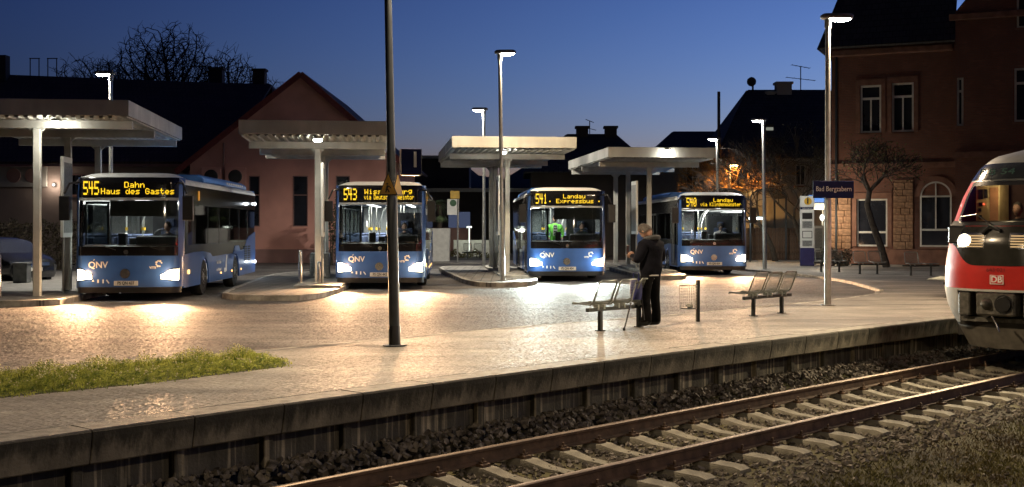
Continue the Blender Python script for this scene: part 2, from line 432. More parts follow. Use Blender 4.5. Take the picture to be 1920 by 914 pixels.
    def build(s, name, mat, parent=None, smooth=False, bevel=0.0, loc=None, seg=1, fix=True, rot=None):
        me = bpy.data.meshes.new(name)
        me.from_pydata(s.v, [], s.f)
        mats = mat if isinstance(mat, (list, tuple)) else [mat]
        for m in mats: me.materials.append(m)
        if len(mats) > 1: me.polygons.foreach_set('material_index', s.mi)
        if fix or bevel:
            bm = bmesh.new(); bm.from_mesh(me)
            if bevel:
                bmesh.ops.remove_doubles(bm, verts=bm.verts, dist=1e-5)
                es = [e for e in bm.edges if len(e.link_faces) == 2 and e.calc_face_angle(0) > 0.6]
                bmesh.ops.bevel(bm, geom=es, offset=bevel, segments=seg, affect='EDGES', clamp_overlap=True)
            if fix: bmesh.ops.recalc_face_normals(bm, faces=bm.faces)
            bm.to_mesh(me); bm.free()
        if smooth:
            me.polygons.foreach_set('use_smooth', [True] * len(me.polygons))
            try: me.set_sharp_from_angle(angle=R(40))
            except Exception: pass
        o = bpy.data.objects.new(name, me)
        COL.objects.link(o)
        if parent: o.parent = parent
        if loc is not None: o.location = loc
        if rot is not None: o.rotation_euler = rot
        return o

def tag(o, label=None, cat=None, group=None, kind=None):
    if label: o['label'] = label
    if cat: o['category'] = cat
    if group: o['group'] = group
    if kind: o['kind'] = kind
    return o

def thing(name, loc, rz, label, cat, group=None, kind=None):
    o = bpy.data.objects.new(name, None)
    COL.objects.link(o)
    o.empty_display_size = 0.3
    o.location = loc; o.rotation_euler = (0, 0, rz)
    return tag(o, label, cat, group, kind)

def share(name, me, parent, loc, rot=(0, 0, 0), scale=None):
    o = bpy.data.objects.new(name, me); COL.objects.link(o)
    o.parent = parent; o.location = loc; o.rotation_euler = rot
    if scale: o.scale = scale
    return o

def light(kind, parent, loc, watts, col, size=0.1, rot=(0, 0, 0), spot=None, blend=0.3, name='light', shape=None):
    d = bpy.data.lights.new(name, kind)
    d.energy = watts; d.color = col
    if kind == 'SPOT':
        d.spot_size = spot; d.spot_blend = blend; d.shadow_soft_size = size
    elif kind == 'AREA':
        d.size = size
        if shape: d.shape = 'RECTANGLE'; d.size_y = shape
    else: d.shadow_soft_size = size
    o = bpy.data.objects.new(name, d); COL.objects.link(o)
    o.parent = parent; o.location = loc; o.rotation_euler = rot
    return o

def text(name, s, size, mat, parent, loc, rot=(PI / 2, 0, 0), align='CENTER', ext=0.002, bold=0.0, sx=1.0, label=None):
    c = bpy.data.curves.new(name, 'FONT')
    c.body = s; c.size = size; c.align_x = align; c.align_y = 'CENTER'; c.extrude = ext; c.offset = bold; c.resolution_u = 3
    t = bpy.data.objects.new('tmp', c); COL.objects.link(t)
    dg = bpy.context.evaluated_depsgraph_get()
    me = bpy.data.meshes.new_from_object(t.evaluated_get(dg))
    bpy.data.objects.remove(t); bpy.data.curves.remove(c)
    me.name = name
    me.materials.clear(); me.materials.append(mat)
    o = bpy.data.objects.new(name, me); COL.objects.link(o)
    o.parent = parent; o.location = loc; o.rotation_euler = rot; o.scale = (sx, 1, 1)
    if label: o['label'] = label
    return o

GL = {
 '0': '01110 10001 10011 10101 11001 10001 01110', '1': '00100 01100 00100 00100 00100 00100 01110', '3': '11110 00001 00001 01110 00001 00001 11110',
 '4': '10010 10010 10010 11111 00010 00010 00010', '5': '11111 10000 10000 11110 00001 00001 11110', 'D': '11110 10001 10001 10001 10001 10001 11110',
 'H': '10001 10001 10001 11111 10001 10001 10001', 'G': '01110 10001 10000 10111 10001 10001 01110', 'L': '10000 10000 10000 10000 10000 10000 11111',
 'E': '11111 10000 10000 11110 10000 10000 11111', 'K': '10001 10010 10100 11000 10100 10010 10001', 'W': '10001 10001 10001 10101 10101 11011 10001',
 'a': '00000 00000 01110 00001 01111 10001 01111', 'h': '10000 10000 10110 11001 10001 10001 10001', 'n': '00000 00000 10110 11001 10001 10001 10001',
 'u': '00000 00000 10001 10001 10001 10011 01101', 's': '00000 00000 01111 10000 01110 00001 11110', 'd': '00001 00001 01101 10011 10001 10011 01101',
 'e': '00000 00000 01110 10001 11111 10000 01110', 't': '01000 01000 11110 01000 01000 01001 00110', 'x': '00000 00000 10001 01010 00100 01010 10001',
 'p': '00000 00000 11110 10001 11110 10000 10000', 'r': '00000 00000 10110 11001 10000 10000 10000', 'b': '10000 10000 10110 11001 10001 10001 11110',
 'l': '01100 00100 00100 00100 00100 00100 01110', 'i': '00100 00000 01100 00100 00100 00100 01110', 'g': '00000 01111 10001 10001 01111 00001 01110',
 'm': '00000 00000 11010 10101 10101 10101 10101', 'ü': '01010 00000 10001 10001 10001 10011 01101', 'v': '00000 00000 10001 10001 10001 01010 00100',
 'o': '00000 00000 01110 10001 10001 10001 01110', 'c': '00000 00000 01110 10000 10000 10001 01110', 'w': '00000 00000 10001 10001 10101 10101 01010',
 '.': '00000 00000 00000 01100 01100 00000 00000', ' ': '00000 ' * 7}

def led_text(mb, s, x0, z0, dx, dz, vmul=1, y=0.0):
    """dot-matrix letters; x0 left, z0 bottom"""
    for k, ch in enumerate(s):
        rows = GL[ch].split()
        for r, row in enumerate(rows):
            for c, bit in enumerate(row):
                if bit == '1':
                    for q in range(vmul):
                        x = x0 + (k * 6 + c) * dx; z = z0 + ((6 - r) * vmul + q) * dz
                        mb.add([(x, y, z), (x + dx * 0.96, y, z), (x + dx * 0.96, y, z + dz * 0.96), (x, y, z + dz * 0.96)], [(0, 1, 2, 3)])

def smoothstep(a, b, x):
    t = min(1, max(0, (x - a) / (b - a))); return t * t * (3 - 2 * t)
for _m in (led_y, marker_o, pane_lit, pane_blue):
    _m.cycles.emission_sampling = 'NONE'

# ------------------------------------------------------------------ setting: ground, platform, track
def edgeY(x): return -0.00795 * x * x + 1.0926 * x + 13.99      # platform edge (plan)
def trackY(x): return -0.0034 * x * x + 1.061 * x + 11.64        # track centre line (plan)

def polyline(fn, x0, x1, n=400):
    pts = [Vector((x0 + (x1 - x0) * i / n, fn(x0 + (x1 - x0) * i / n), 0)) for i in range(n + 1)]
    S = [0]
    for a, b in zip(pts, pts[1:]): S.append(S[-1] + (b - a).length)
    return pts, S

def at_s(pts, S, s):
    i = min(len(S) - 2, max(0, int(np.searchsorted(S, s) - 1)))
    t = (s - S[i]) / (S[i + 1] - S[i])
    p = pts[i].lerp(pts[i + 1], t); d = (pts[i + 1] - pts[i]).normalized()
    return p, d, Vector((-d.y, d.x, 0))     # point, along, left (towards the platform)

TP, TS = polyline(trackY, -9, 34)
EP, ES = polyline(edgeY, -12, 24)

# low ground on the camera's side and under the track
mb = MB()
mb.add([(-400, -120, -0.90), (400, -120, -0.90), (400, 420, -0.90), (-400, 420, -0.90)], [(0, 1, 2, 3)])
tag(mb.build('ground', soil), 'low soil under and beside the railway track', 'ground', kind='structure')

ROAD_EDGE = [(-14, 5.4), (-6.4, 13.55), (-3.42, 16.75), (-1.89, 18.47), (0.37, 20.94), (3.54, 23.87), (6.08, 26.75), (7.21, 27.96), (8.6, 29.8), (9.4, 31.0), (9.75, 31.7), (9.95, 32.5),
             (10.15, 34), (10.5, 36.9), (10.62, 39), (10.62, 41.2), (10.45, 43), (10.1, 45), (9.6, 48), (8.9, 51.5), (7.5, 55), (5, 57.6), (2, 58.8), (-4, 59)]
mb = MB()
far = [(p.x - 0.35 * 0.69, p.y + 0.35 * 0.72) for p in EP[::10]]
poly = far + [(120, 40), (300, 300), (-300, 300), (-120, 0)]
mb.prism(poly, -0.85, -0.004)
tag(mb.build('road', asphalt, fix=True), 'grey asphalt of the bus station forecourt glinting in the headlights', 'road', kind='structure')
# grass land far behind
mb = MB(); mb.add([(-900, 62, 0.0), (900, 62, 0.0), (900, 1500, 0.0), (-900, 1500, 0.0)], [(0, 1, 2, 3)])
tag(mb.build('far_ground', farland), 'dark ground beyond the bus station', 'ground', kind='structure')

# platform: paving, kerb stones, edge slabs, wall panels and posts
plat = thing('platform', (0, 0, 0), 0, 'paved station platform with concrete edge wall along the track', 'platform', kind='structure')
mb = MB()
inner = [(p.x - 0.42 * 0.69, p.y + 0.42 * 0.72) for p in EP[::8]]
mb.prism(inner + [(60, 38), (60, 64), (-4, 64)] + ROAD_EDGE[::-1], -0.3, 0.03)
mb.build('paving', paving, plat)
# kerb stones where the paving meets the road
def kerb_run(parent, pts, L=1.0, w=0.12, z0=-0.2, z1=0.05, name='kerb_stone', mat=kerbstone, side=1, gap=0.012):
    P = [Vector((x, y, 0)) for x, y in pts]
    S = [0]
    for a, b in zip(P, P[1:]): S.append(S[-1] + (b - a).length)
    n = max(1, int(round(S[-1] / L))); LL = S[-1] / n
    for k in range(n):
        a, _, _ = at_s(P, S, k * LL + 1e-4); b, _, _ = at_s(P, S, (k + 1) * LL - 1e-4)
        d = (b - a); ln = d.length
        if ln < 0.05: continue
        key = (name, round(ln, 1), w, z0, z1)
        if key not in KERBM:
            m = MB(); m.box(-ln / 2, ln / 2, -w / 2, w / 2, z0, z1)
            o = m.build(name, mat, parent, bevel=0.012); KERBM[key] = o.data
        else:
            o = bpy.data.objects.new(name, KERBM[key]); COL.objects.link(o); o.parent = parent
        nrm = Vector((-d.y, d.x, 0)).normalized()
        c = (a + b) / 2 + nrm * (w / 2 * side)
        o.location = (c.x, c.y, random.uniform(-0.004, 0.004))
        o.rotation_euler = (0, 0, math.atan2(d.y, d.x))
        o.scale = ((ln - gap) / round(ln, 1) if False else (ln - gap) / (max(v.co.x for v in KERBM[key].vertices) * 2), 1, 1)
KERBM = {}
kerb_run(plat, ROAD_EDGE[1:12], z1=0.036, side=1)
kerb_run(plat, ROAD_EDGE[11:23], z1=0.085, side=-1)

# precast edge: slabs with a proud front face, wall set back below, a post at every joint
SP = 1.0
m = MB()
m.prism([(-0.02, 0.04), (0.44, 0.04), (0.44, -0.26), (0.10, -0.26), (0.02, -0.24), (-0.02, -0.02)], -SP / 2 + 0.003, SP / 2 - 0.003, lambda u, v, h: (h, u, v))
slab_o = m.build('edge_slab', concrete, plat, bevel=0.008)
m = MB(); m.box(-SP / 2 + 0.006, SP / 2 - 0.006, 0.0, 0.34, 0.0, 0.012)
top_o = m.build('edge_strip', edgetop, plat)
m = MB(); m.box(-SP / 2 + 0.05, SP / 2 - 0.05, 0.30, 0.38, -0.9, -0.255)
pan_o = m.build('wall_panel', concrete2, plat)
m = MB(); m.box(-0.055, 0.055, 0.22, 0.38, -0.9, -0.26)
post_o = m.build('wall_post', concrete2, plat, bevel=0.01)
firsts = {'edge_slab': slab_o, 'edge_strip': top_o, 'wall_panel': pan_o, 'wall_post': post_o}
nseg = int(ES[-1] / SP)
for k in range(nseg):
    p, d, nrm = at_s(EP, ES, (k + 0.5) * SP + 0.35)
    if p.x < -7 or p.x > 22: continue
    a = math.atan2(d.y, d.x)
    for nm, off, dz in (('edge_slab', 0, 0), ('edge_strip', 0, 0.041), ('wall_panel', 0, 0), ('wall_post', SP / 2, 0)):
        q = p + d * off
        if nm in firsts: o = firsts.pop(nm)
        else: o = bpy.data.objects.new(nm, {'edge_slab': slab_o, 'edge_strip': top_o, 'wall_panel': pan_o, 'wall_post': post_o}[nm].data); COL.objects.link(o); o.parent = plat
        dz2 = random.uniform(-0.004, 0.004) if nm == 'edge_slab' else (random.uniform(-.003, .003) if nm == 'edge_strip' else 0)
        o.location = (q.x, q.y, dz + dz2)
        o.rotation_euler = (0, 0, a)

# track
track = thing('railway_track', (0, 0, 0), 0, 'rusty single railway track on concrete sleepers below the platform', 'track')
RZ = -0.53
def rail(side):
    prof = [(-0.062, -0.159), (0.062, -0.159), (0.062, -0.148), (0.012, -0.128), (0.009, -0.045), (0.034, -0.034), (0.036, -0.008), (0.026, 0.0), (-0.026, 0.0), (-0.036, -0.008), (-0.034, -0.034), (-0.009, -0.045), (-0.012, -0.128), (-0.062, -0.148)]
    m = MB(); n = len(prof); N = 160
    vs = []
    for i in range(N + 1):
        p, d, nr = at_s(TP, TS, TS[-1] * i / N)
        q = p + nr * (side * 0.752)
        for (u, z) in prof: vs.append((q.x + nr.x * u, q.y + nr.y * u, RZ + z))
    o = 0
    for i in range(N):
        for k in range(n):
            m.cur = 1 if k in (6, 7, 8) else 0
            m.f.append([i * n + k, i * n + (k + 1) % n, (i + 1) * n + (k + 1) % n, (i + 1) * n + k]); m.mi.append(m.cur)
    m.v = vs
    return m.build('rail', [rail_rust, rail_top], track, smooth=True)
rail(1); rail(-1)
# sleeper: waisted concrete block, high under the rails
def sleeper_mesh():
    xs = [-1.3, -1.22, -0.95, -0.55, -0.3, 0, 0.3, 0.55, 0.95, 1.22, 1.3]
    tops = [-0.03, -0.005, 0.0, 0.0, -0.045, -0.06, -0.045, 0.0, 0.0, -0.005, -0.03]
    hw = [0.12, 0.14, 0.145, 0.135, 0.11, 0.10, 0.11, 0.135, 0.145, 0.14, 0.12]
    vs = []; fs = []
    for x, t, w in zip(xs, tops, hw):
        vs += [(x, -w, -0.2), (x, -w, t - 0.05), (x, -w * 0.72, t), (x, w * 0.72, t), (x, w, t - 0.05), (x, w, -0.2)]
    n = 6
    for i in range(len(xs) - 1):
        for k in range(n - 1):
            fs.append((i * n + k, i * n + k + 1, (i + 1) * n + k + 1, (i + 1) * n + k))
    fs += [tuple(range(n)), tuple(reversed(range((len(xs) - 1) * n, len(xs) * n)))]
    return MB().add(vs, fs)
clip = MB()
clip.box(-0.05, 0.05, -0.06, 0.06, 0.0, 0.03); clip.box(-0.035, 0.02, -0.035, 0.035, 0.03, 0.05); clip.bar((0, 0, 0.03), (0, 0, 0.085), 0.014, 6)
sl0 = cl0 = None
SL = TS[-1]
k = 0
s = 8.0
while s < 40:
    p, d, nr = at_s(TP, TS, s)
    a = math.atan2(nr.y, nr.x)
    if sl0 is None:
        o = sl0 = sleeper_mesh().build('sleeper', sleeper_m, track, smooth=True)
    else:
        o = bpy.data.objects.new('sleeper', sl0.data); COL.objects.link(o); o.parent = track
    o.location = (p.x, p.y, RZ - 0.168); o.rotation_euler = (0, 0, a + random.uniform(-.01, .01))
    for rr in (0.752, -0.752):
        for e in (-0.105, 0.105):
            if cl0 is None: c = cl0 = clip.build('rail_clip', rail_rust, o)
            else: c = bpy.data.objects.new('rail_clip', cl0.data); COL.objects.link(c); c.parent = o
            c.location = (rr + e, 0, 0.0); c.rotation_euler = (0, 0, 0 if e > 0 else PI)
    s += 0.62

# ballast bed + stones
mb = MB()
N = 80; prof = [(-4.2, -0.95), (-2.7, -0.91), (-2.1, -0.82), (-1.55, -0.765), (-0.8, -0.762), (0, -0.785), (0.8, -0.762), (1.35, -0.75), (2.2, -0.68)]
def bedpt(i, j):
    p, d, nr = at_s(TP, TS, TS[-1] * (i / N)); u, z = prof[j]
    return (p.x + nr.x * u, p.y + nr.y * u, z + 0.012 * math.sin(i * 7.1 + j * 3.3))
vs = [bedpt(i, j) for i in range(N + 1) for j in range(len(prof))]
n = len(prof)
mb.add(vs, [(i * n + j, i * n + j + 1, (i + 1) * n + j + 1, (i + 1) * n + j) for i in range(N) for j in range(n - 1)])
tag(mb.build('ballast_bed', soil, smooth=True), 'dark ballast bed under the railway track', 'ballast', kind='stuff')

def stones(n, srange, urange, zf, size, rnd, name, label, mat):
    base = [(-1, -1, -1), (1, -1, -1), (1, 1, -1), (-1, 1, -1), (-1, -1, 1), (1, -1, 1), (1, 1, 1), (-1, 1, 1)]
    fcs = [(3, 2, 1, 0), (4, 5, 6, 7), (0, 1, 5, 4), (1, 2, 6, 5), (2, 3, 7, 6), (3, 0, 4, 7)]
    V = []; Fs = []
    for i in range(n):
        s = rnd.uniform(*srange); u = rnd.uniform(*urange)
        p, d, nr = at_s(TP, TS, s)
        r = rnd.uniform(*size)
        q = p + nr * u
        z = zf(u) + r * 0.35
        e = Matrix.Rotation(rnd.uniform(0, 6.28), 3, 'Z') @ Matrix.Rotation(rnd.uniform(-.8, .8), 3, 'X') @ Matrix.Rotation(rnd.uniform(-.8, .8), 3, 'Y')
        o = len(V)
        sx, sy, sz = r * rnd.uniform(.7, 1.2), r * rnd.uniform(.6, 1), r * rnd.uniform(.45, .8)
        for b in base:
            k = rnd.uniform(.6, 1.0)
            w = e @ Vector((b[0] * sx * k, b[1] * sy * rnd.uniform(.6, 1), b[2] * sz * rnd.uniform(.6, 1)))
            V.append((q.x + w.x, q.y + w.y, z + w.z))
        Fs += [tuple(a + o for a in f) for f in fcs]
    return tag(MB().add(V, Fs).build(name, mat, fix=False), label, 'ballast', kind='stuff')

def bedz(u):
    return float(np.interp(u, [a for a, b in prof], [b for a, b in prof]))
rnd = random.Random(3)
stones(17000, (6, 34), (-1.9, 1.0), bedz, (0.014, 0.034), rnd, 'ballast_stone', 'grey ballast stones between and beside the sleepers', stone_m)
def bankz(u): return -0.73 + 0.16 * smoothstep(1.05, 1.75, u)
stones(5200, (6, 34), (0.98, 2.05), bankz, (0.022, 0.048), rnd, 'ballast_stone', 'dark heap of ballast stones against the platform wall', stone_m)
stones(2600, (9, 34), (-3.6, -1.6), lambda u: max(-.895, bedz(u)), (0.010, 0.03), rnd, 'ballast_stone', 'scattered gravel at the edge of the dry grass strip', stone_m)

# dry grass strip on the camera's side of the track
mb = MB()
NB = 60000
for i in range(NB):
    s = rnd.uniform(10, 34); u = -1.85 - abs(rnd.gauss(0, 1)) * 1.6 + rnd.uniform(-.35, .1)
    p, d, nr = at_s(TP, TS, s); q = p + nr * u
    dens = math.sin(q.x * 2.1 + 1) * math.sin(q.y * 1.7) + math.sin(q.x * 5.3 + q.y * 4.1) * .5
    if dens < -0.85 + rnd.uniform(-.3, .3): continue
    h = rnd.uniform(.015, .055) * (1.6 if rnd.random() < .06 else 1); a = rnd.uniform(0, 6.28); w = rnd.uniform(.005, .013)
    lx, ly = rnd.uniform(-1, 1) * h * 1.3, rnd.uniform(-1, 1) * h * .9
    dx, dy = math.cos(a) * w, math.sin(a) * w
    zb = max(-.895, bedz(max(u, -4.2)) - .01)
    mb.add([(q.x - dx, q.y - dy, zb), (q.x + dx, q.y + dy, zb), (q.x + lx, q.y + ly, zb + .012 + h)], [(0, 1, 2)])
tag(mb.build('dry_grass', moss_m, fix=False), 'dry brown grass strip in front of the track', 'grass', kind='stuff')

# weedy grass patch on the platform
GP = [(-7.4, 9.9), (-5.16, 12.08), (-3.91, 13.32), (-2.8, 14.83), (-2.95, 15.5), (-3.45, 16.2), (-4.4, 15.3), (-6.4, 13.2), (-9.5, 10.0)]
def inpoly(x, y, poly):
    c = False
    for (x1, y1), (x2, y2) in zip(poly, poly[1:] + poly[:1]):
        if (y1 > y) != (y2 > y) and x < (x2 - x1) * (y - y1) / (y2 - y1) + x1: c = not c
    return c
mb = MB(); mb.prism(GP, 0.0, 0.034)
gmound = mb.build('weed_patch', pmat('patch_soil', (0.05, 0.055, 0.02), rough=.95, var=.4, scale=5))
tag(gmound, 'soil under the patch of green weeds beside the platform paving', 'soil', kind='stuff')
mb = MB(); fl = MB()
def dist_edge(x, y):
    b = 9
    for (x1, y1), (x2, y2) in zip(GP, GP[1:] + GP[:1]):
        dx, dy = x2 - x1, y2 - y1; t = max(0, min(1, ((x - x1) * dx + (y - y1) * dy) / (dx * dx + dy * dy)))
        b = min(b, math.hypot(x1 + t * dx - x, y1 + t * dy - y))
    return b
cnt = 0
clumps = [(rnd.uniform(-7, -2.9), rnd.uniform(10.5, 16), rnd.uniform(.10, .30), rnd.uniform(.3, .9)) for _ in range(70)]
for k in range(46):   # taller weeds along the edge towards the road
    f_ = rnd.random() ** .8; clumps.append((-7.6 + 4.3 * f_ + rnd.gauss(0, .1), 11.9 + 4.25 * f_ - .25 + rnd.gauss(0, .15), rnd.uniform(.10, .26), rnd.uniform(.6, 1.25)))
while cnt < 32000:
    x = rnd.uniform(-8.5, -2.6); y = rnd.uniform(9.9, 16.4)
    if not inpoly(x + rnd.gauss(0, .07), y + rnd.gauss(0, .07), GP): continue
    e = dist_edge(x, y); k = 0.35 + .65 * smoothstep(0, .35, e)
    hh = .04 + .025 * math.sin(x * 3) * math.sin(y * 2.3)
    for cx, cy, cr, ch in clumps:
        dd = math.hypot(x - cx, y - cy)
        if dd < cr: hh += .20 * ch * (1 - dd / cr)
    hh = min(hh, .125 + .03 * math.sin(x * 9 + y * 5))
    h = hh * k * rnd.uniform(.6, 1.25); a = rnd.uniform(0, 6.28); w = rnd.uniform(.004, .011)
    lx, ly = rnd.gauss(0, .45) * h, rnd.gauss(0, .45) * h
    dx, dy = math.cos(a) * w, math.sin(a) * w
    if rnd.random() < .5:    # blade
        mb.add([(x - dx, y - dy, .03), (x + dx, y + dy, .03), (x + lx, y + ly, .04 + h)], [(0, 1, 2)])
    else:                    # small leaf at the top of the weeds
        z = .03 + h; r = rnd.uniform(.008, .02)
        mb.add([(x - r, y, z), (x, y - r * .6, z + rnd.uniform(-.01, .01)), (x + r, y, z + rnd.uniform(0, .012)), (x, y + r * .6, z + .006)], [(0, 1, 2, 3)])
    if rnd.random() < (.16 if hh > .10 else .012):
        z = .06 + h; r = rnd.uniform(.006, .012)
        fl.ico((x, y, z), r, 0.2, 1, rnd=rnd)
    cnt += 1
tag(mb.build('weeds', grass_m, fix=False), 'bright green weeds and grass on the platform at the left', 'grass', kind='stuff')
tag(fl.build('weed_flowers', blossom_m, fix=False), 'tiny pale flowers in the green weeds', 'flowers', kind='stuff')

# fallen petals / litter glints on the paving
mb = MB()
for i in range(60):
    x = rnd.uniform(-5, 9); y = edgeY(x) + rnd.uniform(.5, 3.6)
    r = rnd.uniform(.008, .022)
    mb.add([(x - r, y, .036), (x, y - r, .040), (x + r, y, .045), (x, y + r, .038)], [(0, 1, 2, 3)])
tag(mb.build('litter_scraps', paper_m, fix=False), 'small pale scraps scattered on the platform paving', 'litter', kind='stuff')

# bus islands
def chaikin(pts, n=2):
    for _ in range(n):
        q = []
        for a, b in zip(pts, pts[1:] + pts[:1]):
            q += [(a[0] * .8 + b[0] * .2, a[1] * .8 + b[1] * .2), (a[0] * .2 + b[0] * .8, a[1] * .2 + b[1] * .8)]
        pts = q
    return pts
def inset(pts, d):
    n = len(pts); out = []
    for i in range(n):
        a = Vector(pts[i - 1]); b = Vector(pts[i]); c = Vector(pts[(i + 1) % n])
        n1 = Vector((-(b - a).y, (b - a).x)).normalized(); n2 = Vector((-(c - b).y, (c - b).x)).normalized()
        m = (n1 + n2); m = m / max(.4, m.length_squared / 2 * 1.0) if m.length > 1e-6 else n1
        out.append(tuple(b + m * d))
    return out
def island(poly, slab, label):
    """poly counter-clockwise; kerb stones around, paving inside, boarding slab on the right."""
    o = thing('bus_island', (0, 0, 0), 0, label, 'traffic island', 'islands between the bus bays', 'structure')
    pl = chaikin(poly, 2)
    MB().prism(inset(pl, 0.13), -0.1, 0.125).build('paving', islandpave, o)
    kerb_run(o, pl + [pl[0]], L=0.9, w=0.14, z0=-0.15, z1=0.135, side=1)
    if slab:
        MB().prism(slab, 0.11, 0.20).build('boarding_slab', kerbstone, o, bevel=0.015)
    return o
island([(-17.5, 26.4), (-10.6, 26.55), (-10.15, 27.1), (-10.6, 31.0), (-11.9, 44.5), (-18.5, 44.5)], None, 'paved island at far left carrying the leftmost bus shelter')
island([(-7.35, 30.2), (-6.9, 29.0), (-5.2, 28.55), (-4.75, 29.4), (-4.55, 33.0), (-5.7, 44.5), (-8.75, 44.5)],
       [(-5.9, 32.4), (-4.62, 32.3), (-4.75, 34.5), (-5.6, 43.5), (-6.6, 43.5)], 'paved island between the two left buses with steel bollards')
island([(-2.55, 45), (-1.15, 35.0), (0.5, 35.7), (0.85, 37.5), (0.75, 41.6), (-0.3, 51), (-3.2, 51)],
       [(-0.35, 39.2), (0.95, 39.0), (0.72, 42), (-0.2, 50), (-1.2, 50)], 'paved island with the tall lamp left of the third bus')
island([(4.0, 50), (4.35, 41.8), (4.95, 40.2), (6.1, 41.0), (6.0, 44.5), (5.0, 56), (3.2, 56)],
       [(4.75, 43.6), (6.0, 43.4), (5.85, 46), (5.0, 54), (4.1, 54)], 'paved island between the third and fourth bus')

# ------------------------------------------------------------------ street lamps
def street_lamp(x, y, z, H, label, r0=0.06, r1=0.042, head=0.66, rz=0.0, watts=9.0, lens=lampled, col=(1.0, 0.95, 0.82), tilt=0.0, polem=galv, double=False, sleeve=False, back=0.16, cone=174, group='street lamps'):
    t = thing('street_lamp', (x, y, z), rz, label, 'street lamp', group)
    t.rotation_euler = (0, tilt, rz)
    m = MB()
    m.lathe([(r0 * 1.0, 0), (r0, H * .33), (r0 * .82, H * .34), (r1, H * .97), (r1, H)], n=14)
    m.build('pole', polem, t, smooth=True)
    if sleeve:
        MB().lathe([(r0 * 1.12, 0.0), (r0 * 1.12, 0.28), (r0 * 1.01, 0.30)], n=16).build('pole_sleeve', black, t, smooth=True)
    MB().lathe([(r0 * 2.2, 0.0), (r0 * 2.2, 0.018), (r0 * 1.1, 0.022)], n=14).build('base_plate', polem, t)
    MB().lathe([(r1 * 1.35, H - .2), (r1 * 1.35, H - 0.02)], n=12).build('collar', polem, t, smooth=True)
    for sgn in ((1, -1) if double else (1,)):
        m = MB()
        x0, x1 = (-back, head - back) if not double else (0.04, head)
        # flat housing, rounded plan, thicker at the pole
        N = 20; ring = []
        cx, rx, ry = (x0 + x1) / 2, (x1 - x0) / 2, 0.15
        pts = []
        for k in range(N):
            a = 2 * PI * k / N
            c, s_ = math.cos(a), math.sin(a)
            pts.append((sgn * (cx + rx * math.copysign(abs(c) ** .5, c)), ry * math.copysign(abs(s_) ** .6, s_)))
        vs = []
        for (sc_, zz) in ((0.93, H - .005), (1.0, H + .02), (1.0, H + .07), (0.86, H + .105)):
            vs += [(sgn * cx + (px - sgn * cx) * sc_, py * sc_, zz) for px, py in pts]
        fs = [(r * N + k, r * N + (k + 1) % N, (r + 1) * N + (k + 1) % N, (r + 1) * N + k) for r in range(3) for k in range(N)]
        fs += [tuple(range(N - 1, -1, -1)), tuple(range(3 * N, 4 * N))]
        m.add(vs, fs); m.build('lamp_head', lamphead, t, smooth=True)
        m = MB()
        lc = sgn * (x0 + (x1 - x0) * 0.58); lr = (x1 - x0) * 0.36
        m.add([(lc + lr * math.cos(2 * PI * k / 20), .115 * math.sin(2 * PI * k / 20), H - .006) for k in range(20)] +
              [(lc + lr * .7 * math.cos(2 * PI * k / 20), .08 * math.sin(2 * PI * k / 20), H - .05) for k in range(20)],
              [(k, (k + 1) % 20, 20 + (k + 1) % 20, 20 + k) for k in range(20)] + [tuple(range(39, 19, -1))])
        m.build('lens', lens, t, smooth=True)
        light('SPOT', t, (lc, 0, H - .10), watts, col, 0.10, spot=R(cone), blend=.4)
    return t

WARM = (1.0, 0.74, 0.46)
street_lamp(-1.70, 17.4, 0.03, 6.4, 'tall dark lamp post in front of the second bus, cut off by the top edge', r0=0.078, r1=0.05, polem=darkpole, sleeve=True, tilt=R(-1.1), watts=50, cone=166, head=.72, col=WARM)
street_lamp(-0.28, 36.75, 0.13, 6.95, 'tall lit lamp on the island left of the bus with the green passenger', r0=0.075, r1=0.055, polem=galv, tilt=R(-0.8), watts=34, col=WARM)
street_lamp(7.0, 26.6, 0.03, 6.35, 'lit platform lamp carrying the station name sign at the right', r0=0.075, r1=0.055, polem=galv, watts=46, cone=177, head=.72, col=WARM)
street_lamp(10.45, 49.6, 0.03, 6.15, 'lit lamp post right of the fourth bus', r0=0.085, r1=0.06, polem=galv, rz=PI, tilt=R(0.6), watts=18, col=(1, .95, .85))
street_lamp(10.4, 60.8, 0.03, 6.2, 'lit lamp behind the fourth bus beside the tall flue pole', rz=PI, r0=.08, r1=.06, watts=8, col=(1, .97, .88))
street_lamp(11.95, 66, 0.0, 5.2, 'small orange lit lamp far behind the fourth bus', r0=.08, r1=.06, watts=22, lens=lampsod, col=(1, .5, .14), head=.8)
street_lamp(-1.15, 49.3, 0.13, 6.45, 'lit lamp rising behind the third bus shelter', rz=PI, r0=.075, r1=.055, polem=galv, watts=50, cone=177, col=(1, .93, .8))
street_lamp(-12.5, 37.4, 0.13, 6.4, 'lit lamp rising behind the leftmost bus shelter', rz=PI, r0=.075, r1=.055, watts=50, cone=177, col=(1, .93, .8))
street_lamp(-6.65, 88, 0.0, 6.3, 'double headed lit lamp far behind the second bus', r0=.085, r1=.06, double=True, head=.5, watts=50, cone=177, col=(1, .93, .8))
# platform lamps on the photographer's side of the track (they light the wall and the rails)
street_lamp(9.0, 3.0, -0.3, 6.4, 'platform lamp post on the near side of the track outside the picture', r0=0.075, r1=0.055, watts=18, rz=R(130), col=WARM)
street_lamp(-8.0, -3.0, -0.3, 6.4, 'second platform lamp post on the near side of the track outside the picture', r0=0.075, r1=0.055, watts=18, rz=R(130), col=WARM)

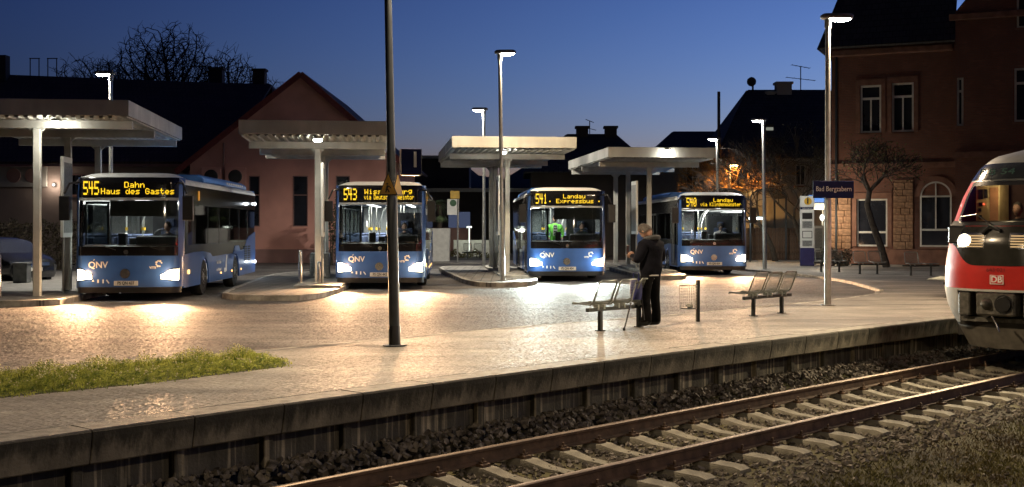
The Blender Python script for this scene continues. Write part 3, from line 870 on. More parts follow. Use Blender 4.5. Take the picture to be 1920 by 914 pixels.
# ------------------------------------------------------------------ bus shelters (flat canopies on a row of posts)
def canopy(x, y, rz, W, D, zt, posts, label, lamp=None, lamp_w=1.2, panel=None, fh=0.37):
    t = thing('bus_shelter', (x, y, 0.0), rz, label, 'bus shelter', 'flat roofed bus shelters')
    th = 0.05
    MB().box(-W / 2, W / 2, 0, th, zt - fh, zt).build('front_fascia', fascia_m, t, bevel=.006)
    MB().box(-W / 2, W / 2, D - th, D, zt - fh, zt - .002).build('rear_fascia', fascia_m, t, bevel=.006)
    for s in (-1, 1):
        MB().box(min(s * W / 2, s * (W / 2 - th)), max(s * W / 2, s * (W / 2 - th)), th + .001, D - th - .001, zt - fh, zt - .003).build('side_fascia', fascia_m, t, bevel=.006)
        # angle strip under the fascia
        MB().box(min(s * (W / 2 - th), s * (W / 2 - th - .10)), max(s * (W / 2 - th), s * (W / 2 - th - .10)), th + .002, D - th - .002, zt - fh - .03, zt - fh - .004).build('fascia_flange', canopyw, t)
    # trapezoid roof sheet, ribs running front to back
    p = 0.21; hz = 0.085; z0 = zt - 0.425
    prof = []; xx = -W / 2 + th
    while xx < W / 2 - th - p:
        prof += [(xx, z0), (xx + p * .32, z0), (xx + p * .5, z0 + hz), (xx + p * .82, z0 + hz)]; xx += p
    prof.append((W / 2 - th, z0))
    n = len(prof)
    m = MB()
    m.add([(a, th, b) for a, b in prof] + [(a, D - th, b) for a, b in prof], [(k, k + 1, n + k + 1, n + k) for k in range(n - 1)])
    m.build('roof_sheet', canopyw, t, fix=False)
    MB().box(-W / 2 + .02, W / 2 - .02, .02, D - .02, zt - .12, zt - .10).build('roof_skin', darkpole, t)
    # cross beams and posts
    for py in posts:
        MB().box(-W / 2 + th + .002, W / 2 - th - .002, py - .06, py + .06, zt - .62, z0 - .003).build('cross_beam', canopyw, t, bevel=.008)
        m = MB(); m.box(-.085, .085, py - .085, py + .085, 0.12, zt - .622)
        m.build('post', canopyw, t, bevel=.015)
        for s in (-1, 1):
            m = MB(); m.prism([(s * .087, zt - .624), (s * .20, zt - .624), (s * .087, zt - .74)], py - .03, py + .03, lambda u, v, h: (u, h, v)); m.build('bracket', canopyw, t)
        MB().box(-.14, .14, py - .14, py + .14, .11, .135).build('foot_plate', galv, t)
    if lamp:
        lx, ly, lz = lamp
        m = MB(); m.lathe([(0.03, .07), (.11, .065), (.13, .03), (.12, 0.0)], (lx, ly, lz), 16); m.build('lamp_body', lamphead, t, smooth=True)
        m = MB(); m.lathe([(.118, 0.0), (.115, -.03), (.09, -.055), (.03, -.065)], (lx, ly, lz - .002), 16); m.build('lamp_lens', lampled, t, smooth=True)
        light('SPOT', t, (lx, ly, lz - .09), lamp_w * .75, (1, .93, .76), 0.08, spot=R(165), blend=.4)
    if panel:
        px, py = panel
        m = MB(); m.box(px - .04, px + .04, py - .45, py + .45, 1.5, 3.55); m.build('timetable_case', sign_white, t, bevel=.015)
        m = MB(); m.box(px - .046, px + .046, py - .4, py + .4, 1.62, 3.4); m.build('timetable_sheet', sign_grey, t)
        MB().bar((px, py - .3, .1), (px, py - .3, 1.5), .03, 10).build('case_post', galv, t)
    return t

Y6 = R(6.4)
canopy(-11.15, 27.65, Y6, 4.5, 7.7, 4.72, (0.75, 3.6, 7.0), 'leftmost flat white bus shelter beside the bus to Dahn', lamp=(0.55, 0.3, 4.22), panel=(0.12, 2.95), lamp_w=.75)
canopy(-5.28, 32.0, Y6, 3.95, 7.8, 4.61, (2.1, 5.2, 7.3), 'flat white bus shelter in front of the pink gabled building', lamp=(0.09, 0.2, 4.12), panel=(0.16, 1.6), lamp_w=1.3)
canopy(0.09, 39.6, Y6, 4.14, 8.8, 4.76, (2.3, 6.5, 8.2), 'flat white bus shelter left of the third bus, above the tall island lamp', lamp=(-0.35, .4, 4.27), panel=(-0.35, 1.9), lamp_w=1.2)
canopy(5.5, 44.0, Y6, 4.0, 9.2, 4.70, (2.1, 6.0, 8.6), 'rightmost flat white bus shelter beside the fourth bus', lamp=(0.17, -0.14, 4.58), panel=(-.5, 2.4), lamp_w=1.2)

# ------------------------------------------------------------------ platform furniture
def seat_unit(t, x, mesh_cache={}):
    """one wire seat: bent tube frame with a wire panel for seat and back; local: facing -y, bench axis x"""
    w = .235; zb = .46
    if 'frame' not in mesh_cache:
        m = MB()
        prof = [(-w, -.36, zb + .01), (-w, -.42, zb - .01), (w, -.42, zb - .01), (w, -.36, zb + .01)]
        path = [(-w + .05, -.43, zb - .02), (w - .05, -.43, zb - .02), (w, -.38, zb), (w, .0, zb - .02), (w, .06, zb + .03), (w - .005, .19, zb + .34), (w - .05, .21, zb + .385),
                (-w + .05, .21, zb + .385), (-w + .005, .19, zb + .34), (-w, .06, zb + .03), (-w, .0, zb - .02), (-w, -.38, zb)]
        m.tube(path, .016, 8, closed=True)
        mesh_cache['frame'] = m
        m = MB()
        for k in range(15):
            xx = -w + .03 + k * (2 * w - .06) / 14
            m.tube([(xx, -.42, zb - .012), (xx, 0, zb - .02), (xx, .06, zb + .03), (xx, .20, zb + .37)], .0032, 3, cap=False)
        for k in range(14):
            yy = -.40 + k * .03; m.bar((-w, yy, zb - .012), (w, yy, zb - .012), .0028, 3, cap=False)
        for k in range(13):
            f = k / 12; m.bar((-w, .06 + .14 * f, zb + .03 + .34 * f), (w, .06 + .14 * f, zb + .03 + .34 * f), .0028, 3, cap=False)
        mesh_cache['mesh'] = m
        m = MB(); m.box(-.10, -.06, -.05, .05, zb - .1, zb - .02); m.box(.06, .10, -.05, .05, zb - .1, zb - .02)
        mesh_cache['br'] = m
    for nm, key, mt in (('seat_frame', 'frame', bench_m), ('wire_panel', 'mesh', bench_m), ('seat_bracket', 'br', bench_m)):
        me = mesh_cache[key]
        if isinstance(me, MB):
            o = me.build(nm, mt, t, smooth=True); mesh_cache[key] = o.data
        else:
            o = bpy.data.objects.new(nm, me); COL.objects.link(o); o.parent = t
        o.location = (x, 0, 0)

def bench(x, y, rz, label, seats=(-.55, 0, .55), L=1.75, legs=(-.53, .53), table=None, group='wire seat benches'):
    t = thing('bench', (x, y, .03), rz, label, 'bench', group)
    MB().box(-L / 2, L / 2, -.035, .035, .33, .39).build('beam', bench_d, t, bevel=.006)
    for l in legs:
        m = MB(); m.box(l - .03, l + .03, -.03, .03, 0.0, .329); m.box(l - .05, l + .05, -.07, .07, 0.0, .012); m.build('leg', bench_d, t)
    for s in seats: seat_unit(t, s)
    if table is not None:
        m = MB(); m.box(table - .24, table + .24, -.2, .2, .42, .445); m.box(table - .05, table + .05, -.04, .04, .39, .42); m.build('table_panel', bench_m, t, bevel=.008)
    return t

# seats face the road: local -y points to (-.70, .71)
AB = R(47 + 180)
bench(1.83, 20.36, AB, 'three seat wire bench beside the standing man')
bench(5.05, 23.7, AB, 'three seat wire bench alone on the platform right of the litter bin')
bench(12.35, 46.6, R(4), 'two seat bench behind the platform lamp post', seats=(-.3, .28), L=1.3, legs=(-.36, .36), group='benches by the station building')
bench(13.25, 44.6, R(4), 'two seat bench beside the curved tree trunk', seats=(-.3, .28), L=1.3, legs=(-.33, .33), group='benches by the station building')
bench(14.65, 43.0, R(-4), 'bench with one seat and a side table under the arched window', seats=(-.3,), L=1.3, legs=(-.35, .35), table=.35, group='benches by the station building')
bench(10.95, 30.0, R(62 + 180), 'bench half hidden behind the red train', group='benches by the station building')

def litter_bin(x, y):
    t = thing('litter_bin', (x, y, .03), R(20), 'wire litter bin on a dark post between the two benches', 'litter bin')
    m = MB(); m.box(-.03, .03, -.03, .03, 0, .76); m.build('post', bench_d, t, bevel=.006)
    m = MB(); c = (-.20, 0)
    for k in range(26):
        a = 2 * PI * k / 26
        m.bar((c[0] + .15 * math.cos(a), .15 * math.sin(a), .24), (c[0] + .165 * math.cos(a), .165 * math.sin(a), .66), .002, 4, cap=False)
    for k in range(9):
        z = .24 + k * .0525; r = .15 + .015 * k / 8
        m.tube([(c[0] + r * math.cos(2 * PI * i / 20), r * math.sin(2 * PI * i / 20), z) for i in range(20)], .002 if 0 < k < 8 else .006, 4, closed=True)
    m.build('wire_basket', galv, t)
    m = MB(); m.lathe([(.02, 0), (.14, .0), (.14, .012)], (c[0], 0, .245), 16); m.box(-.2, .02, -.012, .012, .225, .24); m.build('basket_floor', bench_d, t)
    MB().ico((c[0] + .01, -.03, .30), .07, .25, 2, (1, .9, .6)).build('crumpled_bag', paper_m, t)
    return t
litter_bin(3.40, 21.95)

# warning triangles and platform number on the dark lamp post
t = thing('warning_sign', (-1.78, 17.25, 2.22), R(-4), 'yellow triangular warning sign with black border on the dark lamp post', 'sign', 'warning triangles on the lamp post')
def tri(m, s, h, y0, y1, dz=0): m.prism([(-s, dz), (s, dz), (0, h + dz)], y0, y1, lambda u, v, hh: (u, hh, v))
m = MB(); tri(m, .142, .345, -.006, .006, -.012); m.build('border', sign_blk, t, bevel=.003)
m = MB(); tri(m, .118, .285, -.012, -.007, .008); m.build('yellow_face', sign_yel, t)
m = MB()   # person struck by the draught of a passing train: small pictogram
m.ico((-.012, -.014, .155), .017, 0, 1, (1, .2, 1)); m.prism([(-.035, .07), (-.01, .065), (.012, .125), (-.018, .14)], -.016, -.013, lambda u, v, h: (u, h, v))
m.prism([(-.04, .03), (-.025, .03), (-.008, .075), (-.03, .08)], -.016, -.013, lambda u, v, h: (u, h, v)); m.prism([(.01, .03), (.028, .035), (.005, .085), (-.012, .075)], -.016, -.013, lambda u, v, h: (u, h, v))
m.prism([(.0, .12), (.045, .085), (.05, .095), (.01, .137)], -.016, -.013, lambda u, v, h: (u, h, v))
m.build('pictogram', sign_blk, t)
m = MB(); m.box(-.02, .09, .0065, .02, .06, .08); m.box(-.02, .09, .0065, .02, .18, .2); m.build('clamp', galv, t)
t = thing('warning_sign', (-1.66, 17.40, 2.22), R(62), 'second warning triangle seen almost from behind on the dark lamp post', 'sign', 'warning triangles on the lamp post')
m = MB(); tri(m, .142, .345, -.006, .006, -.012); m.build('border', sign_blk, t, bevel=.003)
m = MB(); tri(m, .118, .285, -.012, -.007, .008); m.build('yellow_face', sign_yel, t)

t = thing('platform_number_sign', (-1.62, 17.42, 2.52), R(14), 'dark box sign with white figure 1 on the lamp post', 'sign')
MB().box(.0, .29, -.10, .10, 0, .37).build('box', sign_blue, t, bevel=.006)
MB().box(.291, .297, -.095, .095, .005, .365).build('end_plate', sign_grey, t)
text('figure', '1', .32, sign_white, t, (.20, -.102, .20), bold=.004)
MB().box(.02, .29, -.08, .08, -.018, -.004).build('bottom_rail', galv, t)

# station name sign on the right lamp post
t = thing('station_name_sign', (7.0, 26.5, 2.40), R(3), 'dark blue station name sign reading Bad Bergzabern on the right lamp post', 'sign')
MB().box(-.36, .55, -.025, .01, 0, .38).build('panel', sign_blue, t, bevel=.004)
text('lettering', 'Bad Bergzabern', .155, sign_white, t, (.10, -.027, .20), sx=.82, ext=.001)
MB().box(-.06, .06, .011, .06, .1, .3).build('clamp', galv, t)

# information pillar
t = thing('information_pillar', (13.35, 54.3, .03), R(-8), 'tall white information pillar with yellow i sign and blue foot', 'information pillar')
MB().box(-.31, .31, -.12, .12, 0, .80).build('blue_foot', pmat('pillar_blue', (.022, .022, .10), rough=.4), t, bevel=.02)
MB().box(-.31, .31, -.10, .10, .803, 2.55).build('white_body', sign_white, t, bevel=.015)
MB().box(-.31, .31, -.10, .10, 2.66, 3.16).build('sign_cube', sign_white, t, bevel=.01)
MB().box(-.29, .29, -.08, .08, 2.553, 2.657).build('dark_band', sign_blue, t)
m = MB(); m.lathe([(.01, -.004), (.17, -.004), (.17, .004), (.01, .004)], (.03, -.105, 2.92), 24, 'y'); m.build('yellow_disc', hst_yel, t)
text('letter_i', 'i', .42, sign_blk, t, (.02, -.112, 2.95), bold=.016)
text('band_lettering', 'Information', .09, sign_white, t, (0, -.082, 2.605))
for z0, z1, mt in ((2.12, 2.40, sign_blk), (1.70, 2.02, sign_grey), (1.25, 1.58, sign_blk), (.9, 1.15, sign_grey)):
    m = MB(); m.box(-.22, .22, -.106, -.1005, z0, z1); o = m.build('notice', mt, t)
    if mt is sign_blk and z1 < 2: m = MB(); m.box(-.19, .19, -.110, -.1065, z0 + .03, z1 - .03); m.build('notice_sheet', sign_white, o)
    if mt is sign_grey:
        m = MB()
        for k in range(6): m.box(-.18, .18 - .1 * (k % 3 == 2), -.1085, -.1065, z1 - .05 - k * .042, z1 - .038 - k * .042)
        m.build('printed_lines', sign_blk, o)

# kiosk wall of lit things by the station entrance
t = thing('lit_blue_sign', (14.35, 56.6, 2.85), R(-10), 'glowing blue sign box beside the information pillar', 'sign')
MB().box(-.38, .38, -.05, .06, 0, .46).build('box', black, t, bevel=.01)
m = MB(); m.box(-.36, .36, -.058, -.051, .10, .44); m.build('lit_face', emat('lit_blue_face', (.03, .30, .95), .013), t)
m = MB(); m.box(-.36, .36, -.06, -.052, -.25, .06); m.build('picture_strip', sign_grey, t)
for s in (-.3, .3): MB().bar((s, .08, -2.85), (s, .08, .3), .03, 8).build('post', galv, t)
t = thing('globe_lamp', (14.55, 56.3, .03), 0, 'small glowing globe lamp below the blue sign', 'lamp')
MB().bar((0, 0, 0), (0, 0, 2.05), .03, 8).build('post', bench_d, t)
MB().ico((0, 0, 2.2), .13, 0, 2, (.8, .8, 1.15)).build('globe', emat('globe_glow', (1, .97, .85), .06), t, smooth=True)
light('POINT', t, (0, -.3, 2.2), 4, (1, .8, .55), .12)
t = thing('poster_case', (14.1, 55.2, .03), R(-8), 'white framed poster case on two legs right of the information pillar', 'poster')
for s in (-.15, .15): MB().bar((s, 0, 0), (s, 0, .62), .025, 8).build('leg', galv, t)
MB().box(-.21, .21, -.03, .03, .6, 1.82).build('frame', sign_white, t, bevel=.01)
MB().box(-.16, .16, -.036, -.031, .78, 1.7).build('poster', sign_grey, t)

# bus stop sign, planter with palm, far bench, wheeled bin
t = thing('bus_stop_sign', (-2.95, 60.5, 0), R(8), 'bus stop sign with yellow top plate beside the palm', 'sign')
MB().bar((.2, 0, 0), (.24, 0, 3.2), .045, 10).build('pole', galv, t)
MB().box(-.32, .18, -.02, .02, 2.4, 3.2).build('plate', sign_white, t, bevel=.01)
MB().box(-.16, .3, -.02, .02, 3.22, 3.62).build('yellow_plate', hst_yel, t, bevel=.01)
m = MB(); m.lathe([(.11, -.025), (.17, -.025), (.17, -.0205), (.11, -.0205)], (-.02, 0, 3.0), 20, 'y'); m.build('ring', pmat('stop_green', (.03, .10, .04)), t)
text('letter_h', 'H', .2, MATS['stop_green'], t, (-.02, -.022, 3.0), bold=.006)

t = thing('potted_palm', (-3.75, 62.0, 0), 0, 'small palm in a tall white planter behind the second bus', 'plant')
m = MB(); m.prism([(-.52, .0), (.52, 0), (.56, 1.72), (-.56, 1.72)], -.4, .4, lambda u, v, h: (u, h, v)); m.build('planter', pot_m, t, bevel=.03)
m = MB(); m.tube([(0, 0, 1.6), (.05, 0, 2.3), (-.03, 0, 2.95)], [.13, .1, .12], 8); m.build('trunk', bark, t, smooth=True)
m = MB(); r5 = random.Random(5)
for k in range(16):
    a = r5.uniform(0, 6.28); up = r5.uniform(-.5, 1.0)
    pts = [Vector((0, 0, 2.95)) + Vector((math.cos(a), math.sin(a), 0)) * (.55 * f) + Vector((0, 0, up * f - .8 * f * f)) for f in (0, .35, .7, 1)]
    side = Vector((-math.sin(a), math.cos(a), 0))
    for lf in range(9):
        ang = (lf - 4) * .22
        d = (pts[-1] - pts[1]).normalized(); e = (d * math.cos(ang) + side * math.sin(ang)) * .42
        p0 = pts[2]; w = side * .02
        m.add([p0 - w, p0 + w, p0 + e], [(0, 1, 2)])
    m.tube(pts[:3], .012, 4)
m.build('fronds', palm_m, t, fix=False)
bench(-2.15, 67.0, R(16), 'small two seat bench in the distance left of the third shelter', seats=(-.3, .3), L=1.3, legs=(-.36, .36), group='benches by the station building')

# stainless hoop bollards on the islands
def bollard(x, y, h, label, z=.13):
    t = thing('bollard', (x, y, z), R(6), label, 'bollard', 'stainless steel bollards')
    m = MB(); m.lathe([(.055, 0), (.055, h - .05), (.045, h - .015), (.02, h)], n=16); m.build('tube', stainless, t, smooth=True)
    m = MB(); m.lathe([(.09, 0), (.09, .012), (.058, .016)], n=16); m.build('flange', stainless, t)
    return t
bollard(-5.95, 33.75, .92, 'tall stainless bollard at the left end of the slab by the second bus', z=.2)
bollard(-5.35, 33.3, .62, 'short stainless bollard beside the shelter posts by the second bus', z=.2)
bollard(-11.95, 27.95, 1.0, 'pale bollard at the far left edge of the picture')
t = thing('refuse_box', (-5.95, 37.2, .2), R(6), 'pale grey box behind the shelter posts by the second bus', 'bin')
MB().box(-.3, .3, -.25, .25, 0, .78).build('body', sign_grey, t, bevel=.03)
m = MB(); m.prism([(-.2, .06), (.2, .06), (.05, .58), (-.02, .5)], -.256, -.2515, lambda u, v, h: (u, h, v)); m.build('sticker', sign_white, t)
t = thing('utility_box', (-14.45, 35.4, .13), R(4), 'grey utility box beside the parked car', 'box')
MB().box(-.2, .2, -.2, .2, 0, .55).build('body', pmat('utility_grey', (.10, .10, .095), rough=.6, var=.25), t, bevel=.015)
MB().box(-.22, .22, -.22, .22, .55, .59).build('lid', MATS['utility_grey'], t, bevel=.01)

# ------------------------------------------------------------------ people (one skinned body each)
def skin_body(name, verts, edges, radii, parent, regions, loc=(0, 0, 0), rot=(0, 0, 0), levels=2, root=0):
    """verts: name->pos; grows ONE continuous mesh; regions(center)->material slot"""
    keys = list(verts); idx = {k: i for i, k in enumerate(keys)}
    me = bpy.data.meshes.new(name)
    me.from_pydata([verts[k] for k in keys], [(idx[a], idx[b]) for a, b in edges], [])
    o = bpy.data.objects.new(name, me); COL.objects.link(o)
    md = o.modifiers.new('skin', 'SKIN'); md.use_smooth_shade = True
    for k in keys:
        r = radii[k]
        me.skin_vertices[0].data[idx[k]].radius = (r, r) if not isinstance(r, tuple) else r
        me.skin_vertices[0].data[idx[k]].use_root = False
    me.skin_vertices[0].data[root].use_root = True
    sb = o.modifiers.new('sub', 'SUBSURF'); sb.levels = levels; sb.render_levels = levels
    dg = bpy.context.evaluated_depsgraph_get()
    m2 = bpy.data.meshes.new_from_object(o.evaluated_get(dg))
    bpy.data.objects.remove(o)
    fn, mats = regions
    m2.materials.clear()
    for m in mats: m2.materials.append(m)
    for p in m2.polygons:
        p.material_index = fn(p.center); p.use_smooth = True
    ob = bpy.data.objects.new(name, m2); COL.objects.link(ob)
    if parent: ob.parent = parent
    ob.location = loc; ob.rotation_euler = rot
    return ob

def head_mesh(parent, c, turn, hair, skin=skin_m, r=.105, hairlen=0.0, tilt=0.0, name='head'):
    """egg head with brow, eye sockets, nose, mouth, chin, ears; faces -y before turning"""
    m = MB(); NU, NV = 20, 16
    vs = []
    for j in range(NV + 1):
        ph = PI * j / NV; z = math.cos(ph)
        for i in range(NU):
            a = 2 * PI * i / NU
            x, y = math.sin(ph) * math.sin(a), -math.sin(ph) * math.cos(a)
            sx = .74 + .08 * z; sy = .92
            if z < 0: sx *= 1 - .25 * z * z; sy *= 1 - .12 * z * z
            X, Y_, Z = x * r * sx, y * r * sy, z * r * 1.18
            if y < -.5:
                f = (-y - .5) * 2
                if abs(x) < .14 and -.35 < z < .05: Y_ -= .020 * (1 - abs(x) / .14) * (0.4 + (.05 - z) * 1.8)
                if .02 < z < .2 and .18 < abs(x) < .55: Y_ += .008 * f
                if .2 < z < .35: Y_ -= .004 * f
                if -.62 < z < -.48 and abs(x) < .35: Y_ -= .004
                if z < -.78: Y_ -= .006
            vs.append((X, Y_, Z))
    fs = []
    for j in range(NV):
        for i in range(NU):
            fs.append((j * NU + i, j * NU + (i + 1) % NU, (j + 1) * NU + (i + 1) % NU, (j + 1) * NU + i))
    m.add(vs, fs)
    for s in (-1, 1):
        m.ico((s * r * .80, .008, -.008), .024, 0, 1, (.35, .7, 1.1))
    h = m.build(name, skin, parent, smooth=True, loc=c, rot=(tilt, 0, turn))
    e = MB()
    for s in (-1, 1): e.ico((s * .034, -r * .80, .012), .012, 0, 1, (1.2, .5, .7))
    e.box(-.022, .022, -r * .835, -r * .80, -.066, -.058)
    e.build('eyes_and_mouth', hair_m, h)
    hm = MB(); vs = []
    NJ = 9
    for j in range(NJ + 1):
        for i in range(NU):
            a = 2 * PI * i / NU
            front = max(0, math.cos(a))
            lim = PI * (.60 - .34 * front + .10 * hairlen)
            ph = lim * j / NJ; z = math.cos(ph)
            k = 1.07 + .015 * math.sin(i * 5 + j * 3)
            x, y = math.sin(ph) * math.sin(a), -math.sin(ph) * math.cos(a)
            vs.append((x * r * .80 * k, y * r * .94 * k + .004, z * r * 1.2 * (k - .01) + .004))
    hm.add(vs, [(j * NU + i, j * NU + (i + 1) % NU, (j + 1) * NU + (i + 1) % NU, (j + 1) * NU + i) for j in range(NJ) for i in range(NU)])
    hm.build('hair', hair, h, smooth=True)
    return h

def hand(parent, c, rot, skin=skin_m, s=1.0, curl=.9):
    """palm with four curled fingers and a thumb from its side; local: fingers along -y, palm down"""
    m = MB()
    m.tube([(0, .05, 0), (0, .02, 0), (0, -.02, 0), (0, -.045, -.004)], [.026 * s, .034 * s, .038 * s, .034 * s], 8)
    for k, (x, L) in enumerate(((-.030, .062), (-.010, .075), (.010, .072), (.029, .056))):
        p = Vector((x, -.04, 0)); a = 0
        path = [p.copy()]
        for q in range(3):
            a += curl * (.35 + .2 * q); p = p + Vector((0, -math.cos(a), -math.sin(a))) * (L / 3 * 1.1); path.append(p.copy())
        m.tube(path, [.0095, .009, .0085, .007], 6)
    m.tube([(-.03, .01, -.005), (-.052, -.015, -.018), (-.05, -.045, -.03), (-.04, -.062, -.04)], [.013, .0115, .010, .008], 6)
    return m.build('hand', skin, parent, smooth=True, loc=c, rot=rot)

def seated_person(label, parent_loc, rz, shirt, hair, arms='wheel', hairlen=0.0, turn=0.0, z=0.0, name='person', skin=skin_m):
    """person in a seat, faces -y (towards the windscreen)"""
    t = thing(name, parent_loc, rz, label, 'person', 'people inside the buses')
    V = {'pelvis': (0, .12, .10), 'waist': (0, .10, .30), 'chest': (0, .06, .48), 'neck': (0, .03, .62), 'nk2': (0, .01, .68)}
    Rr = {'pelvis': (.16, .12), 'waist': (.15, .11), 'chest': (.17, .11), 'neck': (.07, .06), 'nk2': (.05, .05)}
    E_ = [('pelvis', 'waist'), ('waist', 'chest'), ('chest', 'neck'), ('neck', 'nk2')]
    for s, n in ((-1, 'l'), (1, 'r')):
        if arms == 'wheel': el, wr = (s * .27, -.12, .30), (s * .16, -.36, .36)
        else: el, wr = (s * .29, .03, .26), (s * .18, -.20, .16)
        V.update({'sh' + n: (s * .19, .05, .53), 'el' + n: el, 'wr' + n: wr, 'hip' + n: (s * .10, .06, .08), 'kn' + n: (s * .14, -.38, .10), 'an' + n: (s * .14, -.46, -.34), 'to' + n: (s * .15, -.62, -.38)})
        Rr.update({'sh' + n: .075, 'el' + n: .052, 'wr' + n: .036, 'hip' + n: .095, 'kn' + n: .068, 'an' + n: .045, 'to' + n: .036})
        E_ += [('chest', 'sh' + n), ('sh' + n, 'el' + n), ('el' + n, 'wr' + n), ('pelvis', 'hip' + n), ('hip' + n, 'kn' + n), ('kn' + n, 'an' + n), ('an' + n, 'to' + n)]
    def reg(c):
        if c.z > .645: return 1
        if c.z < .17 and (c.y < .0 or c.z < .1): return 2
        return 0
    skin_body('body', V, E_, Rr, t, (reg, [shirt, skin, dark_sh]), levels=1)
    head_mesh(t, (0, -.01, .79), turn, hair, skin, hairlen=hairlen)
    for s in (-1, 1):
        w = V['wrl'] if s < 0 else V['wrr']
        hand(t, (w[0], w[1] - .05, w[2]), (R(-10), 0, R(20 * s)), skin)
    return t

# ------------------------------------------------------------------ buses
BW = 1.275
def bfront(x, z):
    """front surface: depth behind the nose plane"""
    u = abs(x) / BW
    y = 0.09 * u * u + 0.30 * max(0, (abs(x) - 0.98) / 0.295) ** 2.4
    y += 0.055 * max(0, z - 1.15)
    y += 0.05 * max(0, 0.5 - z) ** 1.2
    if z > 2.86: y += 1.6 * (z - 2.86) ** 1.5
    return y
def fpatch(x0, x1, z0, z1, off=0.0, nx=16, nz=6, th=0.03, ztop=None, zbot=None):
    m = MB()
    def fn(u, v):
        x = x0 + (x1 - x0) * u
        a = zbot(x) if zbot else z0; b = ztop(x) if ztop else z1
        z = a + (b - a) * v
        return (x, bfront(x, z) - off, z)
    m.grid(fn, nx, nz, (0, th, 0))
    return m

WF, WR, BL = 2.75, 7.15, 10.55     # front axle, rear axle, length
BM = {}
def bpart(name, key, maker, mat, parent, smooth=False, bevel=0.0, fix=True):
    if key in BM:
        o = bpy.data.objects.new(name, BM[key]); COL.objects.link(o); o.parent = parent
        return o
    o = maker().build(name, mat, parent, smooth=smooth, bevel=bevel, fix=fix)
    BM[key] = o.data
    return o

